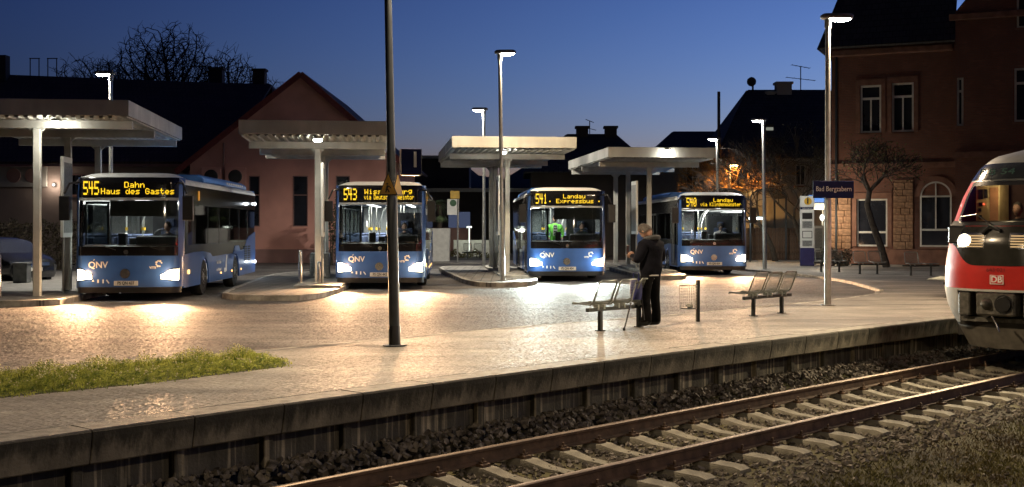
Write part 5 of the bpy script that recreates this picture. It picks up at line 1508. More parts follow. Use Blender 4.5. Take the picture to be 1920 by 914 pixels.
# side body behind the nose
for s in (-1, 1):
    m = MB()
    prof = [(float(np.interp(z, TZ, HWID)), z) for z in (.62, .9, 1.2, 1.74)]
    def body_side(prof, nm, mt):
        n = len(prof); mm = MB()
        mm.add([(s * w, float(np.interp(z, TZ, NOSE)) + 1.2, z) for w, z in prof] + [(s * w, 24, z) for w, z in prof], [(k, k + 1, n + k + 1, n + k) for k in range(n - 1)])
        return mm.build(nm, mt, train, smooth=True)
    body_side([(float(np.interp(z, TZ, HWID)), z) for z in (.62, .9, 1.2, 1.74)], 'lower_side', trainw)
    body_side([(float(np.interp(z, TZ, HWID)), z) for z in (1.74, 2.0, 2.4, 2.75, 3.08)], 'upper_side', red)
    for k in range(4):
        mm = MB(); mm.box(min(s * 1.405, s * 1.425), max(s * 1.405, s * 1.425), 3.2 + k * 3.2, 5.6 + k * 3.2, 1.95, 2.75); mm.build('side_window', pane_dk, train)
m = MB(); pr = [(float(np.interp(z, TZ, HWID)), z, float(np.interp(z, TZ, NOSE))) for z in (3.08, 3.35, 3.55, 3.68)]
pr = [(-w, z, n) for w, z, n in pr] + [(w, z, n) for w, z, n in reversed(pr)]
n = len(pr); m.add([(w, no + 1.2, z) for w, z, no in pr] + [(w, 24, z) for w, z, no in pr], [(k, k + 1, n + k + 1, n + k) for k in range(n - 1)])
m.build('roof', trainroof, train, smooth=True)
MB().box(-1.2, 1.2, 1.2, 24, .35, 1.0).build('underframe', traindk, train)
# coupler pocket
m = MB(); m.box(-.80, .80, .42, .8, .60, 1.26); m.build('coupler_pocket', traindk, train)
tpatch(-R(62), R(62), .22, .58, .0, 30, 4).build('snow_skirt', skirt_m, train, smooth=True)
tpatch(-R(60), R(60), .585, .68, .0, 30, 2).build('skirt_lip', traindk, train, smooth=True)
m = MB(); m.box(-.36, .30, .03, .42, .80, 1.18); cp = m.build('coupler_head', coupler_m, train, bevel=.03)
m = MB(); m.lathe([(.02, -.03), (.12, -.03), (.13, 0), (.16, .0), (.16, .02)], (.12, .02, 1.0), 20, 'y'); m.build('coupler_cup', black, cp)
m = MB(); m.lathe([(.005, -.14), (.04, -.12), (.10, 0), (.11, .02)], (-.17, .02, 1.0), 16, 'y'); m.build('coupler_cone', coupler_m, cp, smooth=True)
for xx in (-.62, .48):
    m = MB(); m.box(xx - .10, xx + .10, .16, .42, .78, 1.18); m.build('buffer_box', coupler_m, train, bevel=.02)
m = MB(); m.box(-.74, .74, .28, .42, .68, .75); m.build('pocket_floor', coupler_m, train)
m = MB(); m.tube([(-.06, -.02, .80), (.02, -.04, .68), (.06, -.03, .55)], .018, 8); m.build('hose', stainless, train, smooth=True)
# headlights: cluster of stripes, lit lamp on the outer end
for s in (-1, 1):
    hl = tpatch(min(s * R(8), s * R(36)), max(s * R(8), s * R(36)), 1.93, 2.19, .018, 12, 4).build('headlight', chrome, train, smooth=True)
    for k in range(5):
        z = 1.95 + k * .045
        tpatch(min(s * R(9), s * R(35)), max(s * R(9), s * R(35)), z, z + .020, .024, 12, 1).build('light_bar', emat('train_light_bar%d%d' % (s, k), (1, .62, .26), .010), hl)
    tpatch(min(s * R(20), s * R(35)), max(s * R(20), s * R(35)), 1.95, 2.17, .032, 16, 4, zlo=lambda a: 2.06 - .11 * math.sqrt(max(0, 1 - ((abs(a) - R(27.5)) / R(7.5)) ** 2)), zhi=lambda a: 2.06 + .11 * math.sqrt(max(0, 1 - ((abs(a) - R(27.5)) / R(7.5)) ** 2))).build('lamp', emat('train_lamp%d' % s, (1, .84, .55), .16), hl, smooth=True)
    x, y, z = tsurf(s * R(28), 2.06, .05)
    light('SPOT', train, (x, y - .10, z), 8, (1, .8, .5), .08, rot=(-R(86), 0, R(6 * s)), spot=R(130), blend=.8, name='headlight_beam')
# DB logo: white box outline with letters
lx, ly, lz = tsurf(R(0), 1.42, .006)
lg = MB(); lg.box(-.115, .115, ly - .006, ly, 1.33, 1.49); lgo = lg.build('logo_plate', white_p, train, bevel=.004)
MB().box(-.10, .10, ly - .008, ly - .0062, 1.343, 1.477).build('logo_field', red, lgo)
text('logo_letters', 'DB', .145, white_p, lgo, (0, ly - .010, 1.41), bold=.003)
text('fleet_number', '643 021', .10, pmat('number_dark', (.25, .02, .02)), train, (.0, tsurf(0, 1.58, .004)[1] - .004, 1.57))
text('route_display', 'RB 54', .17, pmat('route_led', (.02, .05, .03), emit=(.35, .75, .5), estr=.0004), train, (-.30, tsurf(-R(10), 3.24, .012)[1] - .03, 3.24), rot=(R(57), 0, 0), sx=1.5)
x, y, z = tsurf(R(2), 3.47, .01)
m = MB(); m.ico((x + .10, y - .01, z), .055, 0, 2); m.build('top_lamp', emat('train_top_lamp', (1, .85, .55), .06), train, smooth=True)
# cab interior seen through the glass: lit control cabinet and driver (built in front-facing recess)
m = MB(); m.box(-.78, -.36, 1.0, 1.4, 2.0, 3.04); co = m.build('control_cabinet', pmat('cabinet_cream', (.60, .46, .24), rough=.6), train, bevel=.01)
for bx0, bx1, bz0, bz1 in ((-.73, -.65, 2.78, 2.95), (-.72, -.66, 2.66, 2.72), (-.73, -.68, 2.56, 2.62), (-.72, -.67, 2.44, 2.50), (-.62, -.57, 2.80, 2.95)):
    MB().box(bx0, bx1, .985, .999, bz0, bz1).build('switch_panel', black, co)
MB().box(-.52, -.38, .985, .999, 2.4, 2.98).build('side_panel', pmat('cabinet_orange', (.42, .20, .10), rough=.6), co)
MB().ico((-.63, .98, 2.69), .018, 0, 1).build('indicator', emat('red_indicator', (1, .12, .05), .05), co)
light('POINT', train, (-.2, .75, 2.95), .13, (1, .78, .45), .05, name='cab_light')
m = MB(); m.tube([tsurf(-R(4), 2.33, .05), tsurf(-R(18), 2.50, .055), tsurf(-R(36), 2.46, .055)], .012, 6); m.build('wiper', black, train)
m = MB(); m.tube([tsurf(R(2), 2.22, .05), tsurf(-R(4), 2.30, .09), tsurf(-R(10), 2.18, .05)], .03, 8); m.build('wiper_motor', black, train)

_r = train.rotation_euler.z; _c, _s = math.cos(_r), math.sin(_r)
seated_person('train driver half visible behind the windscreen of the red railcar', (train.location.x + _c * -.10 - _s * 1.15, train.location.y + _s * -.10 + _c * 1.15, RZ + 1.80), _r, dark_sh, hair_g, arms='rest')
# ------------------------------------------------------------------ parked car at the far left
def parked_car(x, y, rz):
    t = thing('parked_car', (x, y, 0), rz, 'black parked car at the far left edge behind the bollard', 'car')
    L = [-2.1, -2.05, -1.7, -1.1, -.55, .1, .75, 1.3, 1.75, 2.05, 2.12]
    top = [.62, .78, .90, 1.38, 1.47, 1.46, 1.38, .98, .90, .78, .60]
    hw = [.70, .80, .86, .87, .88, .88, .88, .87, .85, .78, .66]
    m = MB(); n = 10; vs = []
    for x_, tz, w in zip(L, top, hw):
        cab = tz > 1.0; wt = w * (.70 if cab else .88)
        sh = .92 if cab else tz - .06
        half = [(w * .9, .22), (w, .38), (w, .62), (w * .985, sh if cab else tz - .10), (wt, tz - .03 if not cab else tz - .05), (wt * .6, tz)]
        ring = [(x_, a, b) for a, b in half] + [(x_, -a, b) for a, b in reversed(half)]
        vs += ring
    n = 12
    for i in range(len(L) - 1):
        for k in range(n):
            kk = (k + 1) % n
            m.f.append([i * n + k, i * n + kk, (i + 1) * n + kk, (i + 1) * n + k])
            glassy = 2 <= i <= 6 and k in (3, 7) and max(top[i], top[i + 1]) > 1.0
            glassy = glassy or (i in (2, 6) and k in (4, 5, 6))
            m.mi.append(1 if glassy else 0)
    m.v = vs; m.f.append(list(range(n))); m.mi.append(0); m.f.append([(len(L) - 1) * n + k for k in range(n)]); m.mi.append(0)
    m.build('body', [carpaint, pane_dk], t, smooth=True)
    for wx in (-1.3, 1.32):
        for s in (-1, 1):
            w = MB().lathe([(.18, s * .1), (.29, s * .1), (.31, s * .06), (.31, -s * .08), (.2, -s * .1)], (0, 0, 0), 20, 'y').build('wheel', tyre_m, t, smooth=True); w.location = (wx, s * .80, .31)
            MB().lathe([(.02, s * .105), (.17, s * .095), (.185, s * .08)], (0, 0, 0), 16, 'y').build('rim', rim_m, w)
    for s in (-1, 1):
        MB().ico((1.98, s * .62, .70), .13, 0, 2, (.55, 1.2, .6)).build('headlight', chrome, t, smooth=True)
        MB().ico((.62, s * .98, .98), .1, 0, 1, (.7, 1, .7)).build('mirror', carpaint, t, smooth=True)
    MB().box(2.09, 2.14, -.26, .26, .42, .53).build('number_plate', plate_m, t)
    MB().box(2.06, 2.13, -.5, .5, .58, .68).build('grille', chrome, t)
parked_car(-16.35, 38.2, R(-38))

# ------------------------------------------------------------------ buildings
def window(parent, f, u0, u1, z0, z1, frame=winframe, pane=pane_dk, mull=1, trans=None, arch=False, depth=.10, fw=.06, sill=True):
    """window set into a facade; f(u, h, z) maps facade coords (h = outwards)"""
    def bx(m, a, b, h0, h1, c, d):
        m.add([f(a, h0, c), f(b, h0, c), f(b, h0, d), f(a, h0, d), f(a, h1, c), f(b, h1, c), f(b, h1, d), f(a, h1, d)], [(3, 2, 1, 0), (4, 5, 6, 7), (0, 1, 5, 4), (1, 2, 6, 5), (2, 3, 7, 6), (3, 0, 4, 7)])
    w = None
    m = MB()
    if arch:
        r = (u1 - u0) / 2; zc = z1 - r; uc = (u0 + u1) / 2
        out = [(u0, z0), (u1, z0)] + [(uc + r * math.cos(PI * k / 14), zc + r * math.sin(PI * k / 14)) for k in range(15)]
        inn = [(u0 + fw, z0 + fw), (u1 - fw, z0 + fw)] + [(uc + (r - fw) * math.cos(PI * k / 14), zc + (r - fw) * math.sin(PI * k / 14)) for k in range(15)]
        n = len(out)
        m.add([f(a, .03, b) for a, b in out] + [f(a, .03, b) for a, b in inn] + [f(a, -.05, b) for a, b in inn], [(k, (k + 1) % n, n + (k + 1) % n, n + k) for k in range(n)] + [(n + k, n + (k + 1) % n, 2 * n + (k + 1) % n, 2 * n + k) for k in range(n)])
        bx(m, u0 + fw, u1 - fw, -.02, .025, zc - fw / 2, zc + fw / 2)
        top = z1 - fw
    else:
        bx(m, u0, u1, -.03, .03, z1 - fw, z1); bx(m, u0, u1, -.03, .03, z0, z0 + fw)
        bx(m, u0, u0 + fw, -.03, .03, z0 + fw, z1 - fw); bx(m, u1 - fw, u1, -.03, .03, z0 + fw, z1 - fw)
    zt = z1 - fw
    if trans:
        tz = z0 + (z1 - z0) * trans
        bx(m, u0 + fw, u1 - fw, -.025, .028, tz - fw * .6, tz + fw * .6)
    for k in range(mull):
        um = u0 + (u1 - u0) * (k + 1) / (mull + 1)
        hi = (z0 + (z1 - z0) * trans - fw * .6) if (trans and trans > .5 and not arch) else zt
        lo = z0 + fw if not (arch and trans) else z0 + (z1 - z0) * trans + fw * .6
        bx(m, um - fw * .4, um + fw * .4, -.022, .022, lo, hi)
    w = m.build('window', frame, parent)
    p = MB()
    if arch: p.add([f(a, -.04, b) for a, b in out], [tuple(range(len(out)))])
    else: bx(p, u0 + .01, u1 - .01, -.06, -.035, z0 + .01, z1 - .01)
    p.build('pane', pane, w)
    if sill:
        s = MB(); bx(s, u0 - .08, u1 + .08, -.02, .12, z0 - .09, z0 - .003); s.build('sill', sandtrim, w)
    return w

def wallplate(parent, name, mat, f, poly, holes=(), th=.3):
    """facade with rectangular openings: split into strips round the holes (holes: u0,u1,z0,z1)"""
    m = MB()
    us = sorted({p[0] for p in poly} | {h[0] for h in holes} | {h[1] for h in holes})
    u0, u1 = us[0], us[-1]; zb = min(p[1] for p in poly)
    def top(u):
        best = 0
        for (a, za), (b, zb_) in zip(poly, poly[1:] + poly[:1]):
            if a != b and min(a, b) - 1e-9 <= u <= max(a, b) + 1e-9: best = max(best, za + (zb_ - za) * (u - a) / (b - a))
        return best
    def block(a, b, lo, hia, hib):
        m.add([f(a, 0, lo), f(b, 0, lo), f(b, 0, hib), f(a, 0, hia), f(a, -th, lo), f(b, -th, lo), f(b, -th, hib), f(a, -th, hia)], [(0, 1, 2, 3), (7, 6, 5, 4), (0, 4, 5, 1), (1, 5, 6, 2), (2, 6, 7, 3), (3, 7, 4, 0)])
    for a, b in zip(us, us[1:]):
        mid = (a + b) / 2
        hs = sorted([(h[2], h[3]) for h in holes if h[0] <= mid <= h[1]])
        lo = zb
        for z0, z1 in hs:
            if z0 > lo: block(a, b, lo, z0, z0)
            lo = z1
        block(a, b, lo, top(a), top(b))
    return m.build(name, mat, parent)

def frame_fn(o, ang):
    """facade frame: origin o (x, y), u runs along ang, h outwards (to the right of u when seen from above)"""
    c, s = math.cos(ang), math.sin(ang)
    return lambda u, h, z: (o[0] + c * u + s * h, o[1] + s * u - c * h, z)

def slab_roof(parent, pts, mat, name='roof', th=.12):
    m = MB(); P = [Vector(p) for p in pts]; n = len(P)
    nr = (P[1] - P[0]).cross(P[2] - P[0]).normalized()
    if nr.z < 0: nr = -nr
    m.add(P + [p + nr * th for p in P], [tuple(range(n - 1, -1, -1)), tuple(range(n, 2 * n))] + [(k, (k + 1) % n, n + (k + 1) % n, n + k) for k in range(n)])
    return m.build(name, mat, parent)

# --- pink gabled building with long dark wing
t = thing('gabled_building', (0, 0, 0), 0, 'pink plastered gabled building with dark red verges behind the second shelter', 'building')
f = frame_fn((-16.1, 60), 0)
gw = [(2.95, 3.5, 1.82, 4.35), (5.15, 5.9, 1.82, 4.35), (7.3, 8.0, 1.82, 4.35)]
wallplate(t, 'gable_wall', plaster_r, f, [(0, 0), (10.1, 0), (10.1, 5.4), (5.6, 9.3), (0, 5.0)], gw)
for a, b, c, d in gw:
    window(t, f, a, b, c, d, frame=plaster_d, pane=pane_dk, mull=0, trans=.62, fw=.045, sill=False)
m = MB(); m.box(-16.05, -6.05, 59.9, 59.997, 0, .62); m.build('plinth', plaster_d, t)
m = MB(); m.box(-16.05, -6.05, 59.93, 59.996, .62, .68); m.build('plinth_ledge', plaster_d, t)
wallplate(t, 'side_wall', plaster_r, frame_fn((-6.0, 60), PI / 2), [(0, 0), (14, 0), (14, 5.4), (0, 5.4)])
slab_roof(t, [(-16.7, 59.6, 4.55), (-10.5, 59.6, 9.42), (-10.5, 76, 9.42), (-16.7, 76, 4.55)], tile_d)
slab_roof(t, [(-10.5, 59.6, 9.42), (-5.4, 59.6, 4.95), (-5.4, 76, 4.95), (-10.5, 76, 9.42)], tile_d)
for a, b in (((-16.7, 4.50), (-10.5, 9.38)), ((-10.5, 9.38), (-5.4, 4.91))):
    m = MB(); d = Vector((b[0] - a[0], 0, b[1] - a[1])).normalized(); nn = Vector((-d.z, 0, d.x)) * .26
    p0, p1 = Vector((a[0], 59.55, a[1])), Vector((b[0], 59.55, b[1]))
    m.add([p0 - nn * .5, p1 - nn * .5, p1 + nn * .6, p0 + nn * .6] + [q + Vector((0, .06, 0)) for q in (p0 - nn * .5, p1 - nn * .5, p1 + nn * .6, p0 + nn * .6)], [(0, 1, 2, 3), (7, 6, 5, 4), (0, 4, 5, 1), (1, 5, 6, 2), (2, 6, 7, 3), (3, 7, 4, 0)])
    m.build('verge_board', verge, t)
m = MB(); m.bar((-14.4, 59.93, .1), (-14.4, 59.93, 6.0), .05, 8); m.build('downpipe', plaster_d, t)
for xx in (-14.95, -13.75):   # ventilation fans in pale boxes
    v = MB().box(xx - .5, xx + .5, 59.6, 59.99, 3.75, 4.75).build('ventilation_box', plaster_r, t, bevel=.02)
    MB().lathe([(.02, -.02), (.30, -.02), (.34, 0), (.36, .03)], (xx, 59.59, 4.3), 20, 'y').build('fan_grille', black, v)

t = thing('long_building', (0, 0, 0), 0, 'long low building with a big dark tiled roof at the far left', 'building')
f = frame_fn((-36, 61.5), 0)
ww = [(13.4, 14.5, 3.4, 4.5), (15.0, 16.1, 3.4, 4.5)]
wallplate(t, 'wall', plaster_l, f, [(0, 0), (20, 0), (20, 5.3), (0, 5.3)], ww)
for a, b, c, d in ww: window(t, f, a, b, c, d, frame=plaster_d, mull=1, fw=.05)
m = MB(); m.box(-36, -23.8, 61.3, 61.497, 3.85, 4.95); m.build('pale_band', plaster_w, t)
for xx in (-25.45, -24.5):
    v = MB().lathe([(.30, -.05), (.36, -.05), (.37, 0), (.30, 0)], (xx, 61.3, 4.42), 24, 'y').build('round_window', plaster_d, t)
    MB().lathe([(.004, -.02), (.30, -.02), (.30, -.01), (.004, -.01)], (xx, 61.3, 4.42), 24, 'y').build('pane', pane_dk, v)
slab_roof(t, [(-37, 60.8, 5.0), (-14.6, 60.8, 5.0), (-13.6, 68, 9.75), (-37, 68, 10.65)], tile_d)
slab_roof(t, [(-37, 68, 10.65), (-13.6, 68, 9.75), (-14.6, 75, 5), (-37, 75, 5)], tile_d)
m = MB(); m.box(-36.5, -16.3, 60.72, 60.85, 4.86, 4.98); m.build('gutter', plaster_d, t)
MB().box(-29.0, -28.4, 67.3, 67.9, 10.0, 11.45).build('chimney', darkhouse, t)
m = MB()
for a in (-27.3, -26.3):
    for dx in (0, .5): m.bar((a + dx, 68, 10.2), (a + dx, 68, 11.35), .03, 5)
    m.bar((a - .05, 68, 11.35), (a + .55, 68, 11.35), .03, 5)
m.build('roof_rail', darkhouse, t)
light('POINT', t, (-23.4, 61.1, 3.95), .5, (1, .85, .7), .06)
MB().ico((-23.42, 61.32, 3.95), .08, 0, 2).build('wall_lamp', emat('wall_lamp_glow', (1, .92, .8), .03), t, smooth=True)

def simple_house(x0, x1, y0, y1, ze, zr, rx0, rx1, label, wall=darkhouse, roof=slate, chim=(), wins=(), name='house', lit=()):
    t = thing(name, (0, 0, 0), 0, label, 'house', 'houses behind the bus station')
    f = frame_fn((x0, y0), 0)
    holes = [(a - x0, b - x0, c, d) for a, b, c, d in wins]
    wallplate(t, 'wall', wall, f, [(0, 0), (x1 - x0, 0), (x1 - x0, ze), (0, ze)], holes)
    for h in holes: window(t, f, *h, mull=1, fw=.06, pane=pane_lit if h in [(a - x0, b - x0, c, d) for a, b, c, d in lit] else pane_dk, frame=winframe)
    MB().box(x0, x0 + .3, y0 + .301, y1, 0, ze).build('side_wall', wall, t); MB().box(x1 - .3, x1, y0 + .301, y1, 0, ze).build('side_wall', wall, t)
    ym = (y0 + y1) / 2; e = .4
    slab_roof(t, [(x0 - e, y0 - e, ze - .1), (x1 + e, y0 - e, ze - .1), (rx1, ym, zr), (rx0, ym, zr)], roof)
    slab_roof(t, [(x1 + e, y1 + e, ze - .1), (x0 - e, y1 + e, ze - .1), (rx0, ym, zr), (rx1, ym, zr)], roof)
    slab_roof(t, [(x0 - e, y1 + e, ze - .1), (x0 - e, y0 - e, ze - .1), (rx0, ym, zr)], roof)
    slab_roof(t, [(x1 + e, y0 - e, ze - .1), (x1 + e, y1 + e, ze - .1), (rx1, ym, zr)], roof)
    for cx, w, zz in chim:
        c = MB().box(cx - w / 2, cx + w / 2, ym - .5, ym + .3, zr - 1.0, zz).build('chimney', wall, t)
        MB().box(cx - w / 2 - .08, cx + w / 2 + .08, ym - .58, ym + .38, zz + .001, zz + .14).build('chimney_cap', wall, c)
    return t
def antenna(parent, x, y, z, h, wd=.9):
    m = MB(); m.bar((x, y, z), (x, y, z + h), .03, 6)
    for k, (zz, w) in enumerate(((h, wd), (h * .55, wd * 1.6))):
        m.bar((x - w / 2, y, z + zz + .1), (x + w / 2, y, z + zz - .1), .02, 5)
        for q in range(5): m.bar((x - w / 2 + w * q / 4, y - .25, z + zz + .1 - .05 * q), (x - w / 2 + w * q / 4, y + .25, z + zz + .1 - .05 * q), .012, 4)
    return m.build('antenna', darkhouse, parent)

h1 = simple_house(1.2, 8.6, 74, 82, 5.2, 7.75, 3.6, 6.7, 'dark house with two chimneys between the third and fourth shelter', chim=((4.55, .75, 8.2), (6.4, .75, 8.2)))
antenna(h1, 5.05, 78, 7.6, 1.1, .5)
h2 = simple_house(9.2, 15.5, 80, 88, 6.1, 8.4, 11.3, 15.0, 'pale house with balcony behind the fourth bus', wall=plaster_w, wins=((11.6, 12.5, 4.3, 5.9), (12.9, 13.7, 4.3, 5.9), (14.1, 14.9, 4.3, 5.9)))
m = MB(); m.box(11.0, 15.4, 78.9, 79.95, 3.75, 3.9); bal = m.build('balcony', darkhouse, h2)
m = MB()
for k in range(36): m.bar((11.05 + k * .124, 78.95, 3.9), (11.05 + k * .124, 78.95, 4.75), .015, 4)
m.bar((11.0, 78.95, 4.78), (15.4, 78.95, 4.78), .03, 6); m.build('railing', darkhouse, bal)
h3 = simple_house(12.2, 22.5, 69.5, 79, 5.85, 10.2, 14.6, 19.6, 'large dark house with a steep roof left of the station building', wall=plaster_w, roof=slate, chim=((16.75, .9, 10.6), (15.9, .5, 10.0)),
                  wins=((12.6, 13.2, 4.2, 5.4), (13.9, 14.5, 4.2, 5.4), (15.0, 15.6, 4.2, 5.4), (16.4, 17.0, 4.2, 5.4)))
antenna(h3, 17.8, 74, 10.0, 1.7, 1.1)
m = MB(); m.bar((12.15, 70.5, 5.7), (12.15, 70.5, 9.75), .09, 8); m.build('flue', darkhouse, h3)
m = MB(); m.bar((14.85, 74, 10.0), (14.85, 74, 10.6), .06, 6); m.ico((14.75, 73.9, 10.75), .3, 0, 2, (1, .35, 1)); m.build('satellite_dish', darkhouse, h3)
m = MB(); m.box(15.0, 15.5, 71.0, 72.0, 7.0, 7.9); dr = m.build('dormer', darkhouse, h3); MB().box(15.03, 15.45, 70.96, 70.995, 7.45, 7.7).build('lit_pane', emat('dormer_glow', (.85, .9, .75), .004), dr)
for cx in (11.5, 13.8):
    m = MB(); tpts = [(1.0 * math.cos(PI * k / 12), 1.0 * .55 * math.sin(PI * k / 12)) for k in range(13)]
    a = thing('arched_shelter_roof', (cx, 66, 0), 0, 'dark arched shelter roof behind the fourth bus, %s' % ('left one' if cx < 12 else 'right one'), 'shelter', 'arched roofs behind the fourth bus')
    m.prism([(x_, 3.35 + z_) for x_, z_ in tpts] + [(x_ * .93, 3.35 + z_ * .86) for x_, z_ in reversed(tpts)], -1.5, 1.5, lambda u, v, h: (u, h, v)); m.build('vault', darkpole, a)
    for sx in (-.95, .95):
        for sy in (-1.4, 1.4): MB().bar((sx, sy, 0), (sx, sy, 3.4), .05, 6).build('post', darkpole, a)
simple_house(-22.5, -14.0, 76, 86, 8.0, 11.4, -20.4, -16.4, 'dark roofed house with two chimneys behind the long building', roof=tile_d, chim=((-19.9, .9, 12.4), (-17.0, .8, 12.3)))

# low dark shop between second and third bus
t = thing('low_shop_building', (0, 0, 0), 0, 'low dark flat roofed building behind the palm and bus stop sign', 'building')
f = frame_fn((-9, 82), 0)
sw = [(4.6, 6.2, 1.7, 2.9)]
wallplate(t, 'wall', darkhouse, f, [(0, 0), (10, 0), (10, 4.2), (0, 4.2)], sw)
window(t, f, *sw[0], pane=pane_blue, mull=0, frame=darkhouse, sill=False)
MB().box(-9.2, 1.2, 81.6, 90, 4.2, 4.45).build('flat_roof', galv, t)
MB().box(-7.0, -3.0, 84, 88, 4.45, 6.6).build('upper_storey', darkhouse, t)
MB().box(-7.2, -2.8, 83.6, 88.2, 6.6, 6.8).build('upper_roof', galv, t)
t = thing('garden_wall', (0, 0, 0), 0, 'low wall of reddish brick and white render behind the far bench', 'wall')
MB().box(-6.4, -2.6, 76, 76.3, 0, 1.75).build('brick_part', plaster_d, t)
MB().box(-3.6, -1.4, 74, 74.25, 0, 1.0).build('white_part', pot_m, t)
light('POINT', t, (-2.6, 72.6, 1.6), .8, (.9, 1, .8), .1)
m = MB(); m.box(-2.75, -2.45, 72.9, 73.1, 1.75, 1.85); m.bar((-2.6, 73, 0), (-2.6, 73, 1.75), .03, 6); m.build('bollard_lamp', emat('bollard_glow', (.9, 1, .85), .03), t)

# --- brick station building
st = thing('station_building', (15.3, 57.5, 0), math.atan2(-.403, .915), 'dark red brick station building with arched window at the right', 'building')
f = lambda u, h, z: (u, -h, z)
holes = [(1.34, 2.30, 6.25, 8.5), (2.78, 3.76, 6.25, 8.55), (1.17, 2.58, .87, 3.12), (4.04, 5.43, .87, 3.9)]
holes_w = [(1.34, 2.30, 6.25, 8.5), (2.78, 3.76, 6.25, 8.55), (1.17, 2.58, .87, 3.12), (4.04, 5.43, .87, 3.2)]
wallplate(st, 'front_wall', brickr, f, [(0, 0), (5.6, 0), (5.6, 10.85), (0, 10.85)], holes_w, th=.4)
# arch head of the ground floor window: wall pieces left and right of the arch are added as trim ring
r_ = (5.43 - 4.04) / 2; uc = (5.43 + 4.04) / 2
f_in = lambda u, h, z: (u, .12 - h, z)
window(st, f_in, *holes[0], mull=1, trans=.72, fw=.09); window(st, f_in, *holes[1], mull=1, trans=.72, fw=.09)
window(st, f_in, *holes[2], mull=0, trans=.30, fw=.08)
window(st, lambda u, h, z: (u, -.02 - h, z), *holes[3], arch=True, mull=1, trans=.26, fw=.075)
m = MB(); ang = [PI * k / 12 for k in range(13)]
m.prism([(uc + (r_ + .25) * math.cos(a), 3.205 + (r_ + .25) * math.sin(a)) for a in ang] + [(uc + (r_ + .003) * math.cos(a), 3.205 + (r_ + .003) * math.sin(a)) for a in reversed(ang)], -.07, -.003, lambda u, v, h: (u, h, v)); m.build('arch_surround', sandtrim, st)
for (a, b, c, d) in holes[:3]:
    m = MB()
    m.box(a - .2, a - .003, -.05, -.002, c, d); m.box(b + .003, b + .2, -.05, -.002, c, d); m.box(a - .2, b + .2, -.06, -.002, d + .003, d + .28); m.build('window_surround', sandtrim, st)
# rough sandstone blocks of the ground floor piers: each block its own piece
rb = random.Random(11)
blk = None
def blocks(u0, u1, z0, z1):
    global blk
    z = z0; row = 0
    while z < z1 - .05:
        h = rb.uniform(.27, .36); h = min(h, z1 - z)
        u = u0
        while u < u1 - .03:
            w = min(rb.uniform(.32, .62), u1 - u)
            if u1 - u - w < .14: w = u1 - u
            if blk is None:
                o = MB().box(-.5, .5, -.5, .5, -.5, .5).build('sandstone_block', sandst, st, bevel=.05); blk = o.data
            else: o = share('sandstone_block', blk, st, (0, 0, 0))
            o.location = (u + w / 2, -.04 - rb.uniform(0, .025), z + h / 2); o.scale = (w - .025, .12 + rb.uniform(0, .05), h - .025)
            u += w
        z += h; row += 1
blocks(.0, .93, .75, 4.0); blocks(2.85, 3.75, .75, 4.0)
MB().box(-.06, 5.6, -.10, -.001, 0, .74).build('plinth', sandtrim, st, bevel=.02)
MB().box(-.06, 5.6, -.12, -.001, 4.55, 4.8).build('string_course', sandtrim, st)
MB().box(-.15, 5.5, -.30, -.001, 9.9, 10.22).build('cornice', sandtrim, st, bevel=.04)
MB().box(0, .4, .401, 12, 0, 10.2).build('side_wall', brickr, st)
slab_roof(st, [(-.45, -.55, 10.23), (5.6, -.55, 10.23), (5.6, 3.2, 15.5), (.9, 3.2, 15.5)], slate, th=.15)
slab_roof(st, [(-.45, 12, 10.23), (-.45, -.55, 10.23), (.9, 3.2, 15.5), (.9, 9, 15.5)], slate, th=.15)
# projecting gable wing
holes2 = [(.08 + 5.6, .36 + 5.6, 6.4, 8.6), (8.1, 9.4, 6.5, 8.9), (8.2, 9.3, 10.7, 12.6)]
f2 = lambda u, h, z: (u, -.5 - h, z)
wallplate(st, 'gable_wall', brickr, f2, [(5.61, 0), (14.5, 0), (14.5, 11.6), (10, 17), (5.61, 11.6)], holes2, th=.45)
MB().box(5.61, 6.0, -.04, 1.5, 0, 11.6).build('wing_return', brickr, st)
for hh in holes2: window(st, lambda u, h, z: (u, -.40 - h, z), *hh, mull=1 if hh[1] - hh[0] > .5 else 0, trans=.72, fw=.09)
MB().box(5.5, 14.6, -.64, -.501, 4.95, 5.2).build('string_course', sandtrim, st)
MB().box(5.35, 14.6, -.70, -.501, 11.2, 11.5).build('cornice', sandtrim, st, bevel=.03)
m = MB(); m.bar((.25, -.12, .2), (.25, -.12, 10), .06, 8); m.build('downpipe', darkpole, st)

# ------------------------------------------------------------------ fence, hedges, wall lit by the orange lamp
t = thing('wooden_fence', (12.85, 65.0, 0), R(-6), 'dark upright plank fence left of the information pillar', 'fence')
pk = None
for k in range(22):
    if pk is None: o = MB().box(-.07, .07, -.015, .015, 0, 1.75).build('plank', wood_d, t, bevel=.006); pk = o.data
    else: o = share('plank', pk, t, (0, 0, 0))
    o.location = (-.2 + k * .152, random.uniform(-.006, .006), random.uniform(-.03, .03))
for z in (.4, 1.35): MB().box(-.3, 3.1, .03, .08, z, z + .09).build('rail', wood_d, t)
t = thing('garden_shed', (15.6, 72, 0), R(-6), 'low shed wall glowing orange behind the plank fence', 'shed')
MB().box(-1.8, 1.4, 0, 2.5, 0, 2.3).build('wall', plaster_l, t); MB().box(-2.0, 1.6, -.3, 2.8, 2.3, 2.42).build('flat_roof', darkhouse, t)
light('POINT', t, (-.6, -1.6, 2.6), 7, (1, .5, .16), .1)
m = MB(); m.bar((-.6, -1.55, 0), (-.6, -1.55, 2.7), .035, 6); m.build('lamp_post', bench_d, t); MB().ico((-.6, -1.6, 2.78), .08, 0, 2).build('lamp_globe', lampsod, t)
t = thing('tube_lamp', (12.3, 60.2, 0), R(0), 'short white tube lamp beside the mirror of the rightmost bus', 'lamp')
